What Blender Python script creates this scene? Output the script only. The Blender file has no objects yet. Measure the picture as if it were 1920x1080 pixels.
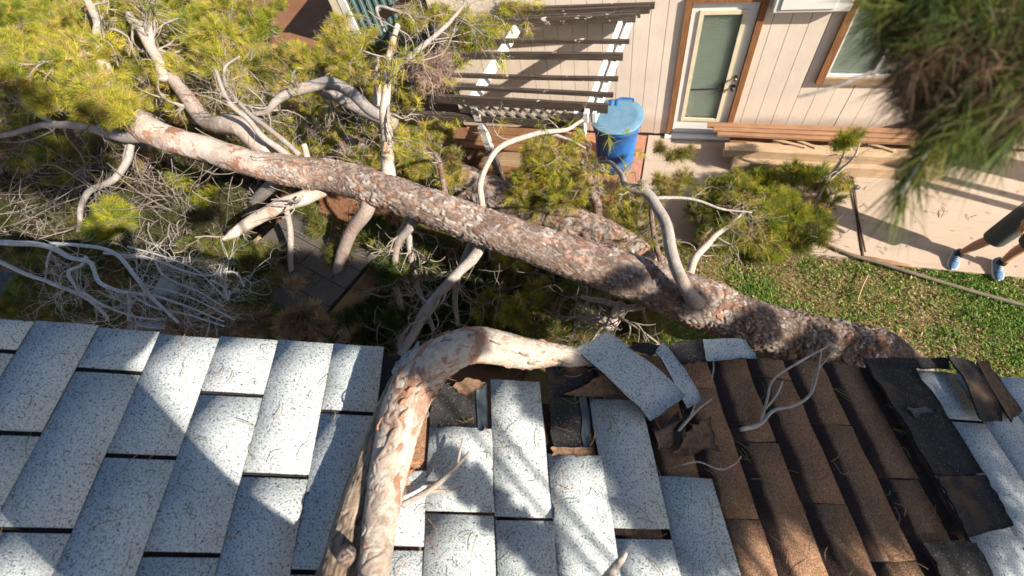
import bpy, math, random
import numpy as np
from mathutils import Vector, Matrix

sc = bpy.context.scene
COL = sc.collection
RNG = np.random.default_rng(11)
random.seed(5)

# ------------------------------------------------------------------ camera, sky, sun, exposure
F = 870.0                      # focal length in units of a 1920 px wide frame (about a 16 mm lens)
H = 5.4                        # eye height over the patio
nad = np.array([165., -522., -F]); nad /= np.linalg.norm(nad)
xv = np.array([(522 * 440 - F * F) / 165, 440., -F]); xv = -xv / np.linalg.norm(xv)
zv = -nad; yv = np.cross(zv, xv)
M = np.array([xv, yv, zv])     # camera axes -> world axes (x along the far wall, y towards it, z up)
EYE = np.array([0., 0., H])
cam_d = bpy.data.cameras.new('camera'); cam = bpy.data.objects.new('camera', cam_d); COL.objects.link(cam)
mw = Matrix([list(r) for r in M]).to_4x4(); mw.translation = EYE.tolist(); cam.matrix_world = mw
cam_d.sensor_width = 36; cam_d.lens = 36 * F / 1920; cam_d.clip_start = .02; cam_d.clip_end = 400
cam_d.dof.use_dof = True; cam_d.dof.focus_distance = 2.0; cam_d.dof.aperture_fstop = 3.4
sc.camera = cam

SUN_EL, SUN_AZ = math.radians(30), math.radians(-19)     # azimuth measured from +x
SUNV = np.array([math.cos(SUN_EL) * math.cos(SUN_AZ), math.cos(SUN_EL) * math.sin(SUN_AZ), math.sin(SUN_EL)])
w = bpy.data.worlds.new('World'); sc.world = w; w.use_nodes = True
nt = w.node_tree; nt.nodes.clear()
sky = nt.nodes.new('ShaderNodeTexSky'); sky.sky_type = 'NISHITA'; sky.sun_disc = False
sky.sun_elevation = SUN_EL; sky.sun_rotation = math.pi / 2 - SUN_AZ
bg = nt.nodes.new('ShaderNodeBackground'); bg.inputs[1].default_value = .060
wo = nt.nodes.new('ShaderNodeOutputWorld')
nt.links.new(sky.outputs[0], bg.inputs[0]); nt.links.new(bg.outputs[0], wo.inputs[0])
sl = bpy.data.lights.new('sun', 'SUN'); sl.energy = 5.0; sl.angle = math.radians(.6); sl.color = (1, .89, .74)
so = bpy.data.objects.new('sun', sl); COL.objects.link(so)
so.rotation_euler = Vector(SUNV.tolist()).to_track_quat('Z', 'Y').to_euler()
sc.view_settings.view_transform = 'Standard'; sc.view_settings.look = 'None'
sc.view_settings.exposure = 1.12; sc.view_settings.gamma = 1
sc.view_settings.use_curve_mapping = False
sc.cycles.max_bounces = 6; sc.cycles.diffuse_bounces = 3; sc.cycles.transparent_max_bounces = 8

# ------------------------------------------------------------------ measuring helpers
def ray(px, py): return M @ np.array([px - 960., 540. - py, -F])
def atz(px, py, z):
    d = ray(px, py); return EYE + d * ((z - H) / d[2])
def aty(px, py, y):
    d = ray(px, py); return EYE + d * (y / d[1])
def depth(p): return -(M.T @ (np.asarray(p) - EYE))[2]
# the near roof: S runs down the slope, U along the courses towards the rake, NR its normal
_a = math.radians(103.4)
U = np.array([math.cos(_a), math.sin(_a), 0.]); _h = np.array([math.sin(_a), -math.cos(_a), 0.])
PITCH = math.radians(18.4)
S = _h * math.cos(PITCH) - np.array([0, 0, 1.]) * math.sin(PITCH)
NR = np.cross(S, U)
if NR[2] < 0: NR = -NR
RD = 1.06
def drift(a): return float(np.clip(-.06 - .09 * a, -.2, .03))
def roof(a, b, h=0.):                       # roof coordinates -> world
    return EYE + S * (a + drift(a) * (b - .45)) + U * b + NR * (h - RD)
def rab(px, py, h=0.):                      # picture point -> roof coordinates at height h over the deck
    r = ray(px, py); q = r * (-(RD - h) / (r @ NR)); s, u = q @ S, q @ U; A = s
    for _ in range(12): A = s - drift(A) * (u - .45)
    return float(A), float(u)
def onroof(px, py, h=0.): return roof(*rab(px, py, h), h)

# ------------------------------------------------------------------ object helpers
def tag(o, label=None, cat=None, group=None, kind=None):
    if label: o['label'] = label
    if cat: o['category'] = cat
    if group: o['group'] = group
    if kind: o['kind'] = kind
    return o
def empty(name, loc, label, cat, group=None):
    o = bpy.data.objects.new(name, None); o.empty_display_size = .1; COL.objects.link(o)
    o.location = [float(v) for v in loc]
    tag(o, label, cat, group); return o
def link(name, me, mat, parent=None, kind=None):
    o = bpy.data.objects.new(name, me); COL.objects.link(o)
    for m in (mat if isinstance(mat, (list, tuple)) else [mat]): me.materials.append(m)
    if parent is not None:
        o.parent = parent; root = parent
        off = Vector((0, 0, 0))
        while root is not None: off += root.location; root = root.parent
        o.location = -off                  # meshes are built in world coordinates
    if kind: o['kind'] = kind
    return o
def mesh_np(name, V, faces, mat, parent=None, kind=None, cols=None, smooth=False, uv=None, mi=None):
    """faces: list of int arrays (n,3) or (n,4)"""
    V = np.asarray(V, dtype=np.float32)
    me = bpy.data.meshes.new(name)
    faces = [np.asarray(f, dtype=np.int32) for f in (faces if isinstance(faces, list) else [faces]) if len(f)]
    loops = np.concatenate([f.ravel() for f in faces]); sizes = np.concatenate([np.full(len(f), f.shape[1]) for f in faces])
    me.vertices.add(len(V)); me.vertices.foreach_set('co', V.ravel())
    me.loops.add(len(loops)); me.loops.foreach_set('vertex_index', loops)
    me.polygons.add(len(sizes)); starts = np.concatenate([[0], np.cumsum(sizes)[:-1]]).astype(np.int32)
    me.polygons.foreach_set('loop_start', starts); me.polygons.foreach_set('loop_total', sizes.astype(np.int32))
    if smooth: me.polygons.foreach_set('use_smooth', np.ones(len(sizes), dtype=bool))
    if mi is not None: me.polygons.foreach_set('material_index', np.asarray(mi, dtype=np.int32))
    if cols is not None:
        at = me.color_attributes.new('Col', 'FLOAT_COLOR', 'POINT')
        c = np.ones((len(V), 4), dtype=np.float32); c[:, :3] = cols; at.data.foreach_set('color', c.ravel())
    if uv is not None:
        ul = me.uv_layers.new(name='UVMap'); ul.data.foreach_set('uv', np.asarray(uv, dtype=np.float32)[loops].ravel())
    me.update(); me.validate()
    return link(name, me, mat, parent, kind)
class MB:
    def __init__(s): s.v = []; s.f = []
    def add(s, vs, fs):
        o = len(s.v); s.v += [tuple(map(float, v)) for v in vs]; s.f += [tuple(i + o for i in f) for f in fs]
    def box(s, lo, hi, fn=None):
        (x0, y0, z0), (x1, y1, z1) = lo, hi
        vs = [(x, y, z) for z in (z0, z1) for y in (y0, y1) for x in (x0, x1)]
        if fn: vs = [fn(*v) for v in vs]
        s.add(vs, [(0, 2, 3, 1), (4, 5, 7, 6), (0, 1, 5, 4), (2, 6, 7, 3), (0, 4, 6, 2), (1, 3, 7, 5)]); return s
    def beam(s, p, q, wid, hgt, up=(0, 0, 1), nseg=1, bow=0, jit=0):
        p = Vector([float(v) for v in p]); q = Vector([float(v) for v in q]); d = (q - p).normalized()
        u = Vector(up); side = d.cross(u).normalized(); u = side.cross(d)
        vs = []; fs = []
        for i in range(nseg + 1):
            t = i / nseg; c = p.lerp(q, t) + u * bow * math.sin(math.pi * t)
            for a, b in ((-1, -1), (1, -1), (1, 1), (-1, 1)):
                vs.append(c + side * a * (wid / 2 + random.uniform(-jit, jit)) + u * b * (hgt / 2 + random.uniform(-jit, jit)))
        for i in range(nseg):
            for k in range(4):
                a = i * 4 + k; b = i * 4 + (k + 1) % 4; fs.append((a, b, b + 4, a + 4))
        n = nseg * 4; fs += [(3, 2, 1, 0), (n, n + 1, n + 2, n + 3)]
        s.add(vs, fs); return s
    def build(s, name, mat, parent=None, kind=None, bevel=0, smooth=False):
        me = bpy.data.meshes.new(name); me.from_pydata(s.v, [], s.f); me.update()
        if smooth:
            for p in me.polygons: p.use_smooth = True
        o = link(name, me, mat, parent, kind)
        if bevel:
            m = o.modifiers.new('bevel', 'BEVEL'); m.width = bevel; m.segments = 2; m.limit_method = 'ANGLE'
        return o

# ------------------------------------------------------------------ materials
def new_mat(name):
    m = bpy.data.materials.new(name); m.use_nodes = True
    t = m.node_tree; b = t.nodes['Principled BSDF']; return m, t, b
def N(t, typ, **k):
    n = t.nodes.new(typ)
    for a, v in k.items():
        if a.startswith('i_'):
            key = a[2:]; n.inputs[int(key) if key.isdigit() else key].default_value = v
        else: setattr(n, a, v)
    return n
def coords(t, kind='pos', scale=(1, 1, 1)):
    if kind == 'pos': s = N(t, 'ShaderNodeNewGeometry').outputs['Position']
    else: s = N(t, 'ShaderNodeTexCoord').outputs[kind]
    mp = N(t, 'ShaderNodeMapping'); mp.inputs['Scale'].default_value = scale
    t.links.new(s, mp.inputs[0]); return mp.outputs[0]
def noise(t, co, scale, detail=4, rough=.55, dist=0):
    n = N(t, 'ShaderNodeTexNoise'); n.inputs['Scale'].default_value = scale; n.inputs['Detail'].default_value = detail
    n.inputs['Roughness'].default_value = rough; n.inputs['Distortion'].default_value = dist
    t.links.new(co, n.inputs['Vector']); return n.outputs['Fac']
def ramp(t, fac, stops, interp='LINEAR'):
    r = N(t, 'ShaderNodeValToRGB'); r.color_ramp.interpolation = interp
    e = r.color_ramp.elements
    while len(e) < len(stops): e.new(.5)
    for i, (p, c) in enumerate(stops):
        e[i].position = p; e[i].color = (c, c, c, 1) if isinstance(c, (int, float)) else (*c, 1)
    t.links.new(fac, r.inputs[0]); return r.outputs[0]
def mix(t, fac, a, b, mode='MIX'):
    n = N(t, 'ShaderNodeMix', data_type='RGBA', blend_type=mode)
    for v, i in ((fac, 0), (a, 6), (b, 7)):
        if isinstance(v, bpy.types.NodeSocket): t.links.new(v, n.inputs[i])
        elif isinstance(v, (int, float)): n.inputs[i].default_value = v if i == 0 else (v, v, v, 1)
        else: n.inputs[i].default_value = (*v, 1)
    return n.outputs[2]
def bump(t, b, h, strength=.5, dist=.01):
    n = N(t, 'ShaderNodeBump'); n.inputs['Strength'].default_value = strength; n.inputs['Distance'].default_value = dist
    t.links.new(h, n.inputs['Height']); t.links.new(n.outputs[0], b.inputs['Normal'])
def setc(t, b, c, rough=.85, spec=.2):
    if isinstance(c, bpy.types.NodeSocket): t.links.new(c, b.inputs['Base Color'])
    else: b.inputs['Base Color'].default_value = (*c, 1)
    b.inputs['Roughness'].default_value = rough; b.inputs['Specular IOR Level'].default_value = spec
def simple(name, c, rough=.8, var=.25, scale=6, spec=.2, bmp=0, metallic=0, stretch=(1, 1, 1)):
    m, t, b = new_mat(name); co = coords(t, 'pos', stretch)
    n = noise(t, co, scale, 6, .65)
    lo = tuple(v * (1 - var) for v in c); hi = tuple(min(1, v * (1 + var)) for v in c)
    setc(t, b, ramp(t, n, [(.3, lo), (.7, hi)]), rough, spec); b.inputs['Metallic'].default_value = metallic
    if bmp: bump(t, b, n, bmp, .01)
    return m
MAT = {}
# granules of the white shingles
def granule(name, light, dark, specks, thr, scale=330):
    m, t, b = new_mat(name); co = coords(t)
    big = noise(t, co, 9, 5, .6)
    n1 = noise(t, co, scale, 2, .6); n2 = noise(t, co, scale * .62, 3, .75)
    base = mix(t, ramp(t, n1, [(.35, 0.), (.65, 1.)]), dark, light)
    sp = ramp(t, n2, [(thr - .04, 0.), (thr + .06, 1.)])
    base = mix(t, sp, specks, base)
    base = mix(t, .5, base, ramp(t, big, [(.3, .8), (.7, 1.)]), 'MULTIPLY')
    sn = noise(t, coords(t, 'pos', (1.6, .5, 1)), 7, 6, .7, .6); base = mix(t, ramp(t, sn, [(.55, 0.), (.75, .16)]), base, tuple(v * .5 for v in light)); lk = noise(t, co, 26, 5, .8); base = mix(t, ramp(t, lk, [(.70, 0.), (.75, .35)]), base, tuple(v * .3 for v in light))
    setc(t, b, base, .95, .1); bump(t, b, n1, .7, .004); return m
MAT['white_granule'] = granule('white_granule', (.63, .685, .71), (.43, .475, .50), (.055, .068, .082), .41, 430)
# brown shingles: a printed dark band along the up-slope side of each tab
m, t, b = new_mat('brown_granule'); co = coords(t)
n1 = noise(t, co, 330, 2, .6); big = noise(t, co, 14, 5, .6)
uvn = N(t, 'ShaderNodeUVMap'); sep = N(t, 'ShaderNodeSeparateXYZ'); t.links.new(uvn.outputs[0], sep.inputs[0])
ad = N(t, 'ShaderNodeMath', operation='MULTIPLY_ADD'); t.links.new(big, ad.inputs[0]); ad.inputs[1].default_value = .22; t.links.new(sep.outputs[0], ad.inputs[2])
band = ramp(t, ad.outputs[0], [(.38, 0.), (.50, 1.)])
lightc = ramp(t, n1, [(.3, (.11, .062, .040)), (.52, (.255, .150, .095)), (.72, (.42, .28, .19))])
darkc = ramp(t, n1, [(.3, (.022, .014, .014)), (.7, (.085, .055, .050))])
c = mix(t, band, darkc, lightc); c = mix(t, .6, c, ramp(t, big, [(.3, .55), (.7, 1.)]), 'MULTIPLY')
setc(t, b, c, .95, .1); bump(t, b, n1, .7, .004); MAT['brown_granule'] = m
# black bitumen underside with brown granule dust at the edges
m, t, b = new_mat('bitumen'); co = coords(t)
n1 = noise(t, co, 260, 2, .6); big = noise(t, co, 9, 4, .6, .4)
c = mix(t, ramp(t, n1, [(.62, 0.), (.68, 1.)]), (.018, .019, .022), (.16, .13, .10))
c = mix(t, ramp(t, big, [(.55, 0.), (.66, 1.)]), c, (.09, .055, .035))
setc(t, b, c, .8, .25); bump(t, b, n1, .6, .004); MAT['bitumen'] = m
MAT['tab_edge'] = simple('tab_edge', (.15, .135, .125), .9, .5, 60)
MAT['dust_brown'] = simple('dust_brown', (.16, .10, .065), .95, .5, 90, bmp=.4)
MAT['blue_adhesive'] = simple('blue_adhesive', (.03, .045, .06), .5, .5, 30, .4)

def bark(name, plate=26., grey=(.43, .36, .335), pink=(.42, .29, .24), rust=(.30, .15, .095), rustamt=.5, fiss=.5, stretch=(1, 1, 1), bmp=.9):
    m, t, b = new_mat(name); co = coords(t, 'pos', stretch)
    wob = noise(t, co, plate * .6, 3, .6)
    cv = N(t, 'ShaderNodeVectorMath', operation='MULTIPLY_ADD')
    cmb = N(t, 'ShaderNodeCombineXYZ')
    for i in range(3): t.links.new(wob, cmb.inputs[i])
    t.links.new(cmb.outputs[0], cv.inputs[0]); cv.inputs[1].default_value = (.11,) * 3; t.links.new(co, cv.inputs[2])
    v = N(t, 'ShaderNodeTexVoronoi', feature='F1'); v.inputs['Scale'].default_value = plate; t.links.new(cv.outputs[0], v.inputs['Vector'])
    ve = N(t, 'ShaderNodeTexVoronoi', feature='DISTANCE_TO_EDGE'); ve.inputs['Scale'].default_value = plate; t.links.new(cv.outputs[0], ve.inputs['Vector'])
    sepc = N(t, 'ShaderNodeSeparateColor'); t.links.new(v.outputs['Color'], sepc.inputs[0])
    patch = noise(t, co, plate * .22, 5, .65, .6)
    fine = noise(t, co, plate * 7, 4, .7)
    base = mix(t, mix(t, .75, sepc.outputs[0], patch), grey, pink)
    base = mix(t, ramp(t, sepc.outputs[1], [(.78, 0.), (.9, .45)]), base, tuple(min(1, g * 1.45) for g in grey))
    ra = ramp(t, patch, [(.62 - .2 * rustamt, 0.), (.70 - .2 * rustamt, 1.)])
    base = mix(t, ra, base, mix(t, fine, rust, tuple(min(1, r * 2.1) for r in rust)))
    base = mix(t, .75, base, ramp(t, fine, [(.2, .45), (.75, 1.15)]), 'MULTIPLY')
    base = mix(t, ramp(t, ve.outputs[0], [(.0, fiss), (.10, 0.)]), base, (.05, .035, .03))
    setc(t, b, base, .9, .15)
    hh = N(t, 'ShaderNodeMath', operation='ADD'); t.links.new(ramp(t, ve.outputs[0], [(0, .6), (.2, 1.)]), hh.inputs[0])
    h2 = N(t, 'ShaderNodeMath', operation='MULTIPLY'); t.links.new(fine, h2.inputs[0]); h2.inputs[1].default_value = .5
    t.links.new(h2.outputs[0], hh.inputs[1]); bump(t, b, hh.outputs[0], bmp, .012); return m
MAT['bark'] = bark('bark', 13., grey=(.35, .305, .285), pink=(.34, .255, .22), rust=(.24, .135, .095), fiss=.12, rustamt=.15, bmp=.6)
MAT['bark_base'] = bark('bark_base', 19., grey=(.30, .255, .24), pink=(.33, .235, .20), rust=(.20, .11, .075), rustamt=.3, fiss=.7, stretch=(1, 2.2, 1), bmp=.9)
MAT['bark_smooth'] = bark('bark_smooth', 16., grey=(.58, .51, .46), pink=(.47, .36, .30), rust=(.30, .17, .12), rustamt=.4, fiss=.15, bmp=.35)
MAT['bark_dark'] = bark('bark_dark', 24., grey=(.26, .23, .22), pink=(.25, .17, .14), rust=(.14, .07, .05), fiss=.8)
m, t, b = new_mat('bark_limb')
mp0 = N(t, 'ShaderNodeMapping'); mp0.inputs['Rotation'].default_value = (0, 0, -math.radians(5)); t.links.new(N(t, 'ShaderNodeNewGeometry').outputs['Position'], mp0.inputs[0])
mp1 = N(t, 'ShaderNodeMapping'); mp1.inputs['Scale'].default_value = (1, .28, 1); t.links.new(mp0.outputs[0], mp1.inputs[0])
st1 = noise(t, mp1.outputs[0], 34, 6, .72, .5); st2 = noise(t, mp1.outputs[0], 13, 5, .65, .8); pa = noise(t, coords(t), 15, 6, .68, .5); fi = noise(t, coords(t), 120, 5, .75)
c = mix(t, ramp(t, pa, [(.40, 0.), (.52, 1.)]), (.50, .43, .37), (.47, .325, .25))
c = mix(t, ramp(t, st2, [(.56, 0.), (.62, .85)]), c, (.33, .165, .105))
c = mix(t, ramp(t, pa, [(.62, 0.), (.66, .9)]), c, (.56, .51, .45))
c = mix(t, ramp(t, st1, [(.63, 0.), (.69, .9)]), c, (.085, .05, .042))
c = mix(t, .7, c, ramp(t, fi, [(.25, .5), (.7, 1.1)]), 'MULTIPLY')
setc(t, b, c, .85, .2)
hh = mix(t, .5, st1, fi); bump(t, b, hh, .7, .012); MAT['bark_limb'] = m
MAT['grey_branch'] = bark('grey_branch', 30., grey=(.40, .375, .365), pink=(.35, .31, .285), rust=(.28, .20, .15), rustamt=.25, fiss=.25, bmp=.4)
MAT['pale_branch'] = bark('pale_branch', 30., grey=(.55, .50, .45), pink=(.50, .41, .35), rust=(.42, .26, .16), rustamt=.3, fiss=.2, bmp=.4)
MAT['dead_grey'] = bark('dead_grey', 30., grey=(.60, .61, .62), pink=(.52, .52, .52), rust=(.40, .36, .33), rustamt=.15, fiss=.2, bmp=.4)
MAT['twig'] = simple('twig', (.27, .235, .21), .9, .4, 9)
MAT['dead_twig'] = simple('dead_twig', (.46, .44, .43), .9, .3, 9)
MAT['twig_brown'] = simple('twig_brown', (.30, .22, .17), .9, .4, 9)
MAT['stripped_wood'] = simple('stripped_wood', (.34, .24, .16), .8, .5, 26, bmp=.5, stretch=(3, .6, 1.6))
MAT['torn_wood'] = simple('torn_wood', (.42, .16, .06), .85, .55, 70, bmp=.5)
# needles: colour comes from a point attribute (each tuft has its own green, yellow or dead brown)
m, t, b = new_mat('needles')
at = N(t, 'ShaderNodeVertexColor', layer_name='Col')
setc(t, b, at.outputs[0], .55, .3)
tr = N(t, 'ShaderNodeBsdfTranslucent'); t.links.new(at.outputs[0], tr.inputs[0])
ms = N(t, 'ShaderNodeMixShader'); ms.inputs[0].default_value = .35
t.links.new(b.outputs[0], ms.inputs[1]); t.links.new(tr.outputs[0], ms.inputs[2])
t.links.new(ms.outputs[0], t.nodes['Material Output'].inputs[0]); MAT['needles'] = m

m, t, b = new_mat('plate_bark')
at = N(t, 'ShaderNodeVertexColor', layer_name='Col'); co = coords(t); fi = noise(t, co, 110, 5, .78); md = noise(t, co, 26, 4, .7)
c = mix(t, .8, at.outputs[0], ramp(t, fi, [(.22, .45), (.75, 1.3)]), 'MULTIPLY'); c = mix(t, .5, c, ramp(t, md, [(.25, .6), (.7, 1.15)]), 'MULTIPLY')
setc(t, b, c, .9, .15); bump(t, b, fi, .6, .008); MAT['plate_bark'] = m
m, t, b = new_mat('limb_bark')
at = N(t, 'ShaderNodeVertexColor', layer_name='Col')
mp0 = N(t, 'ShaderNodeMapping'); mp0.inputs['Rotation'].default_value = (0, 0, -math.radians(5)); t.links.new(N(t, 'ShaderNodeNewGeometry').outputs['Position'], mp0.inputs[0])
mp1 = N(t, 'ShaderNodeMapping'); mp1.inputs['Scale'].default_value = (1, .30, 1); t.links.new(mp0.outputs[0], mp1.inputs[0])
st1 = noise(t, mp1.outputs[0], 40, 6, .72, .6); st2 = noise(t, mp1.outputs[0], 15, 5, .65, .8); pa = noise(t, coords(t), 19, 6, .7, .5); fi = noise(t, coords(t), 130, 5, .78)
c = mix(t, ramp(t, pa, [(.46, 0.), (.54, .8)]), at.outputs[0], (.55, .49, .43))
c = mix(t, ramp(t, st2, [(.57, 0.), (.62, .8)]), c, (.34, .18, .12))
c = mix(t, ramp(t, st1, [(.62, 0.), (.68, .85)]), c, (.11, .065, .055))
c = mix(t, .75, c, ramp(t, fi, [(.22, .5), (.75, 1.2)]), 'MULTIPLY')
setc(t, b, c, .85, .2); hh = mix(t, .5, st1, fi); bump(t, b, hh, .8, .012); MAT['limb_bark'] = m

def wood(name, c0, c1, scale=9, stretch=(.35, 6, 6), rough=.75, chips=None, bmp=.3):
    m, t, b = new_mat(name); co = coords(t, 'pos', stretch)
    n = noise(t, co, scale, 7, .7, .3); f = noise(t, coords(t), 7, 6, .7)
    c = ramp(t, n, [(.3, c0), (.7, c1)]); c = mix(t, .5, c, ramp(t, f, [(.25, .55), (.75, 1.15)]), 'MULTIPLY')
    if chips:
        g = noise(t, coords(t, 'pos', (1.2, 2, 2)), 5, 6, .7)
        c = mix(t, ramp(t, g, [(chips[1], 0.), (chips[1] + .02, 1.)]), c, chips[0])
    setc(t, b, c, rough, .25); bump(t, b, n, bmp, .006); return m
MAT['slat'] = wood('slat', (.030, .023, .019), (.115, .09, .075), chips=((.60, .60, .58), .63))
MAT['white_rail'] = wood('white_rail', (.74, .75, .76), (.84, .84, .83), chips=((.22, .17, .14), .66))
MAT['post'] = wood('post', (.60, .60, .60), (.80, .80, .79), stretch=(6, 6, .4), chips=((.11, .085, .07), .56))
MAT['stained'] = wood('stained', (.17, .075, .03), (.38, .18, .08), stretch=(5, 5, .4))
MAT['stained_h'] = wood('stained_h', (.24, .10, .040), (.46, .22, .09))
MAT['lumber'] = wood('lumber', (.40, .275, .17), (.60, .45, .30))
MAT['lumber_red'] = wood('lumber_red', (.25, .125, .07), (.43, .255, .15))
MAT['deck_wood'] = wood('deck_wood', (.13, .065, .032), (.30, .16, .08))
MAT['lattice'] = wood('lattice', (.42, .40, .37), (.60, .57, .53))
MAT['lattice_brown'] = wood('lattice_brown', (.18, .12, .08), (.34, .24, .16))
# siding paint: dusty pink beige with drips and grain
m, t, b = new_mat('siding_paint'); co = coords(t, 'pos', (5, 1, .35))
n = noise(t, co, 14, 6, .7); f = noise(t, coords(t), 2.2, 6, .65)
c = ramp(t, n, [(.3, (.72, .62, .53)), (.7, (.80, .70, .61))]); c = mix(t, .55, c, ramp(t, f, [(.3, .80), (.7, 1.06)]), 'MULTIPLY')
g = noise(t, coords(t, 'pos', (3, 1, 1.2)), 9, 5, .75)
c = mix(t, ramp(t, g, [(.70, 0.), (.76, .6)]), c, (.36, .25, .19))
gz = N(t, 'ShaderNodeSeparateXYZ'); t.links.new(N(t, 'ShaderNodeNewGeometry').outputs['Position'], gz.inputs[0]); gm = N(t, 'ShaderNodeMath', operation='MULTIPLY_ADD'); t.links.new(f, gm.inputs[0]); gm.inputs[1].default_value = -.5; t.links.new(gz.outputs[2], gm.inputs[2]); c = mix(t, ramp(t, gm.outputs[0], [(0., .55), (.16, 0.)]), c, (.42, .29, .21))
setc(t, b, c, .7, .25); bump(t, b, n, .25, .004); MAT['siding_paint'] = m
MAT['groove'] = simple('groove', (.13, .09, .065), .9)
MAT['door_white'] = simple('door_white', (.78, .78, .76), .45, .06, 5, .4)
MAT['cream'] = simple('cream', (.74, .66, .48), .5, .1, 8, .35)
MAT['blind'] = simple('blind', (.52, .58, .50), .6, .08, 3, .3)
m, t, b = new_mat('glass'); b.inputs['Base Color'].default_value = (.9, .95, .93, 1); b.inputs['Roughness'].default_value = .03
b.inputs['Transmission Weight'].default_value = 1; b.inputs['IOR'].default_value = 1.3; MAT['glass'] = m
MAT['brass'] = simple('brass', (.30, .22, .12), .35, .2, 9, .5, metallic=.9)
MAT['dark_metal'] = simple('dark_metal', (.045, .045, .05), .4, .2, 9, .5)
MAT['white_metal'] = simple('white_metal', (.72, .72, .71), .5, .08, 4, .3)
MAT['teal_panel'] = simple('teal_panel', (.13, .22, .21), .5, .15, 5, .4, stretch=(1, 1, .3))
MAT['concrete'] = None
m, t, b = new_mat('concrete'); co = coords(t)
n = noise(t, co, 1.1, 6, .62); f = noise(t, co, 70, 4, .7); st = noise(t, coords(t, 'pos', (.6, 3, 1)), 3, 5, .65)
c = ramp(t, n, [(.3, (.43, .345, .275)), (.7, (.51, .415, .335))]); c = mix(t, .5, c, ramp(t, f, [(.2, .8), (.8, 1.1)]), 'MULTIPLY')
c = mix(t, ramp(t, st, [(.52, 0.), (.72, .5)]), c, (.33, .235, .17)); sp_ = noise(t, co, 16, 6, .8); c = mix(t, ramp(t, sp_, [(.66, 0.), (.72, .55)]), c, (.20, .15, .11)); setc(t, b, c, .9, .15); bump(t, b, f, .2, .003); MAT['concrete'] = m
MAT['paver_red'] = simple('paver_red', (.42, .20, .14), .9, .25, 16, bmp=.2)
m, t, b = new_mat('dirt'); co = coords(t)
n = noise(t, co, .8, 8, .65); f = noise(t, co, 28, 5, .75)
c = ramp(t, n, [(.3, (.20, .095, .055)), (.7, (.31, .16, .095))]); c = mix(t, .7, c, ramp(t, f, [(.2, .5), (.8, 1.2)]), 'MULTIPLY')
setc(t, b, c, .95, .1); bump(t, b, f, .6, .02); MAT['dirt'] = m
m, t, b = new_mat('lawn_soil'); co = coords(t)
n = noise(t, co, 3, 8, .7); f = noise(t, co, 60, 5, .75)
c = ramp(t, n, [(.35, (.15, .115, .05)), (.65, (.30, .22, .105))]); c = mix(t, .8, c, ramp(t, f, [(.2, .35), (.8, 1.3)]), 'MULTIPLY')
setc(t, b, c, .95, .1); bump(t, b, f, .8, .03); MAT['lawn_soil'] = m
m, t, b = new_mat('bin_blue'); f = noise(t, coords(t), 9, 6, .7)
setc(t, b, ramp(t, f, [(.3, (.012, .10, .34)), (.7, (.025, .16, .46))]), .45, .4); MAT['bin_blue'] = m
m, t, b = new_mat('bin_lid'); f = noise(t, coords(t), 5, 7, .7); f2 = noise(t, coords(t, 'pos', (1, 5, 1)), 14, 5, .7)
c = ramp(t, f, [(.3, (.085, .205, .34)), (.7, (.15, .28, .39))]); c = mix(t, ramp(t, f2, [(.62, 0.), (.7, .4)]), c, (.42, .48, .48))
setc(t, b, c, .55, .35); MAT['bin_lid'] = m
MAT['hose'] = simple('hose', (.17, .14, .10), .6, .3, 12, .3)
MAT['rust'] = simple('rust', (.11, .06, .04), .9, .5, 40)
MAT['skin'] = simple('skin', (.42, .22, .14), .55, .1, 8, .35)
MAT['shorts'] = simple('shorts', (.075, .085, .08), .9, .2, 30, bmp=.2)
MAT['shirt'] = simple('shirt', (.40, .42, .41), .9, .12, 20, bmp=.2)
MAT['shoe_blue'] = simple('shoe_blue', (.10, .18, .32), .8, .45, 40, bmp=.2)
MAT['shoe_sole'] = simple('shoe_sole', (.52, .55, .60), .7, .1, 20)
MAT['lace'] = simple('lace', (.55, .60, .62), .8, .1, 20)
MAT['sock'] = simple('sock', (.03, .03, .035), .9, .1, 20)
MAT['hair'] = simple('hair', (.05, .035, .025), .7, .3, 40)
MAT['stucco'] = simple('stucco', (.42, .33, .26), .9, .15, 20, bmp=.4)
MAT['plywood'] = simple('plywood', (.30, .19, .11), .85, .4, 20, stretch=(1, 6, 1))
MAT['felt'] = simple('felt', (.022, .022, .024), .9, .5, 80, bmp=.4)
MAT['shed_shingle'] = granule('shed_shingle', (.15, .135, .12), (.10, .09, .08), (.04, .04, .04), .36, 150)
MAT['tarp'] = simple('tarp', (.008, .018, .040), .5, .4, 4, .3)
MAT['tan_board'] = wood('tan_board', (.28, .20, .125), (.40, .29, .19))
MAT['blue_board'] = simple('blue_board', (.42, .46, .47), .8, .12, 5)
MAT['leaf_litter'] = MAT['needles']

# ------------------------------------------------------------------ geometry generators
def catmull(P, n):
    P = np.asarray(P, float); m = len(P)
    if m == 2: return P[0] + (P[1] - P[0]) * np.linspace(0, 1, n)[:, None]
    Q = np.vstack([2 * P[0] - P[1], P, 2 * P[-1] - P[-2]])
    t = np.linspace(0, m - 1 - 1e-6, n); i = t.astype(int); f = (t - i)[:, None]
    a, b_, c_, d = Q[i], Q[i + 1], Q[i + 2], Q[i + 3]
    return .5 * (2 * b_ + (c_ - a) * f + (2 * a - 5 * b_ + 4 * c_ - d) * f ** 2 + (3 * b_ - a - 3 * c_ + d) * f ** 3)
def frames(P):
    T = np.gradient(P, axis=0); T /= np.linalg.norm(T, axis=1)[:, None] + 1e-9
    n = np.cross(T[0], [0.31, .2, .93]); n /= np.linalg.norm(n) + 1e-9
    Nn = np.zeros_like(P)
    for i in range(len(P)):
        n = n - T[i] * (n @ T[i]); n /= np.linalg.norm(n) + 1e-9; Nn[i] = n
    return T, Nn, np.cross(T, Nn)
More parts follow.
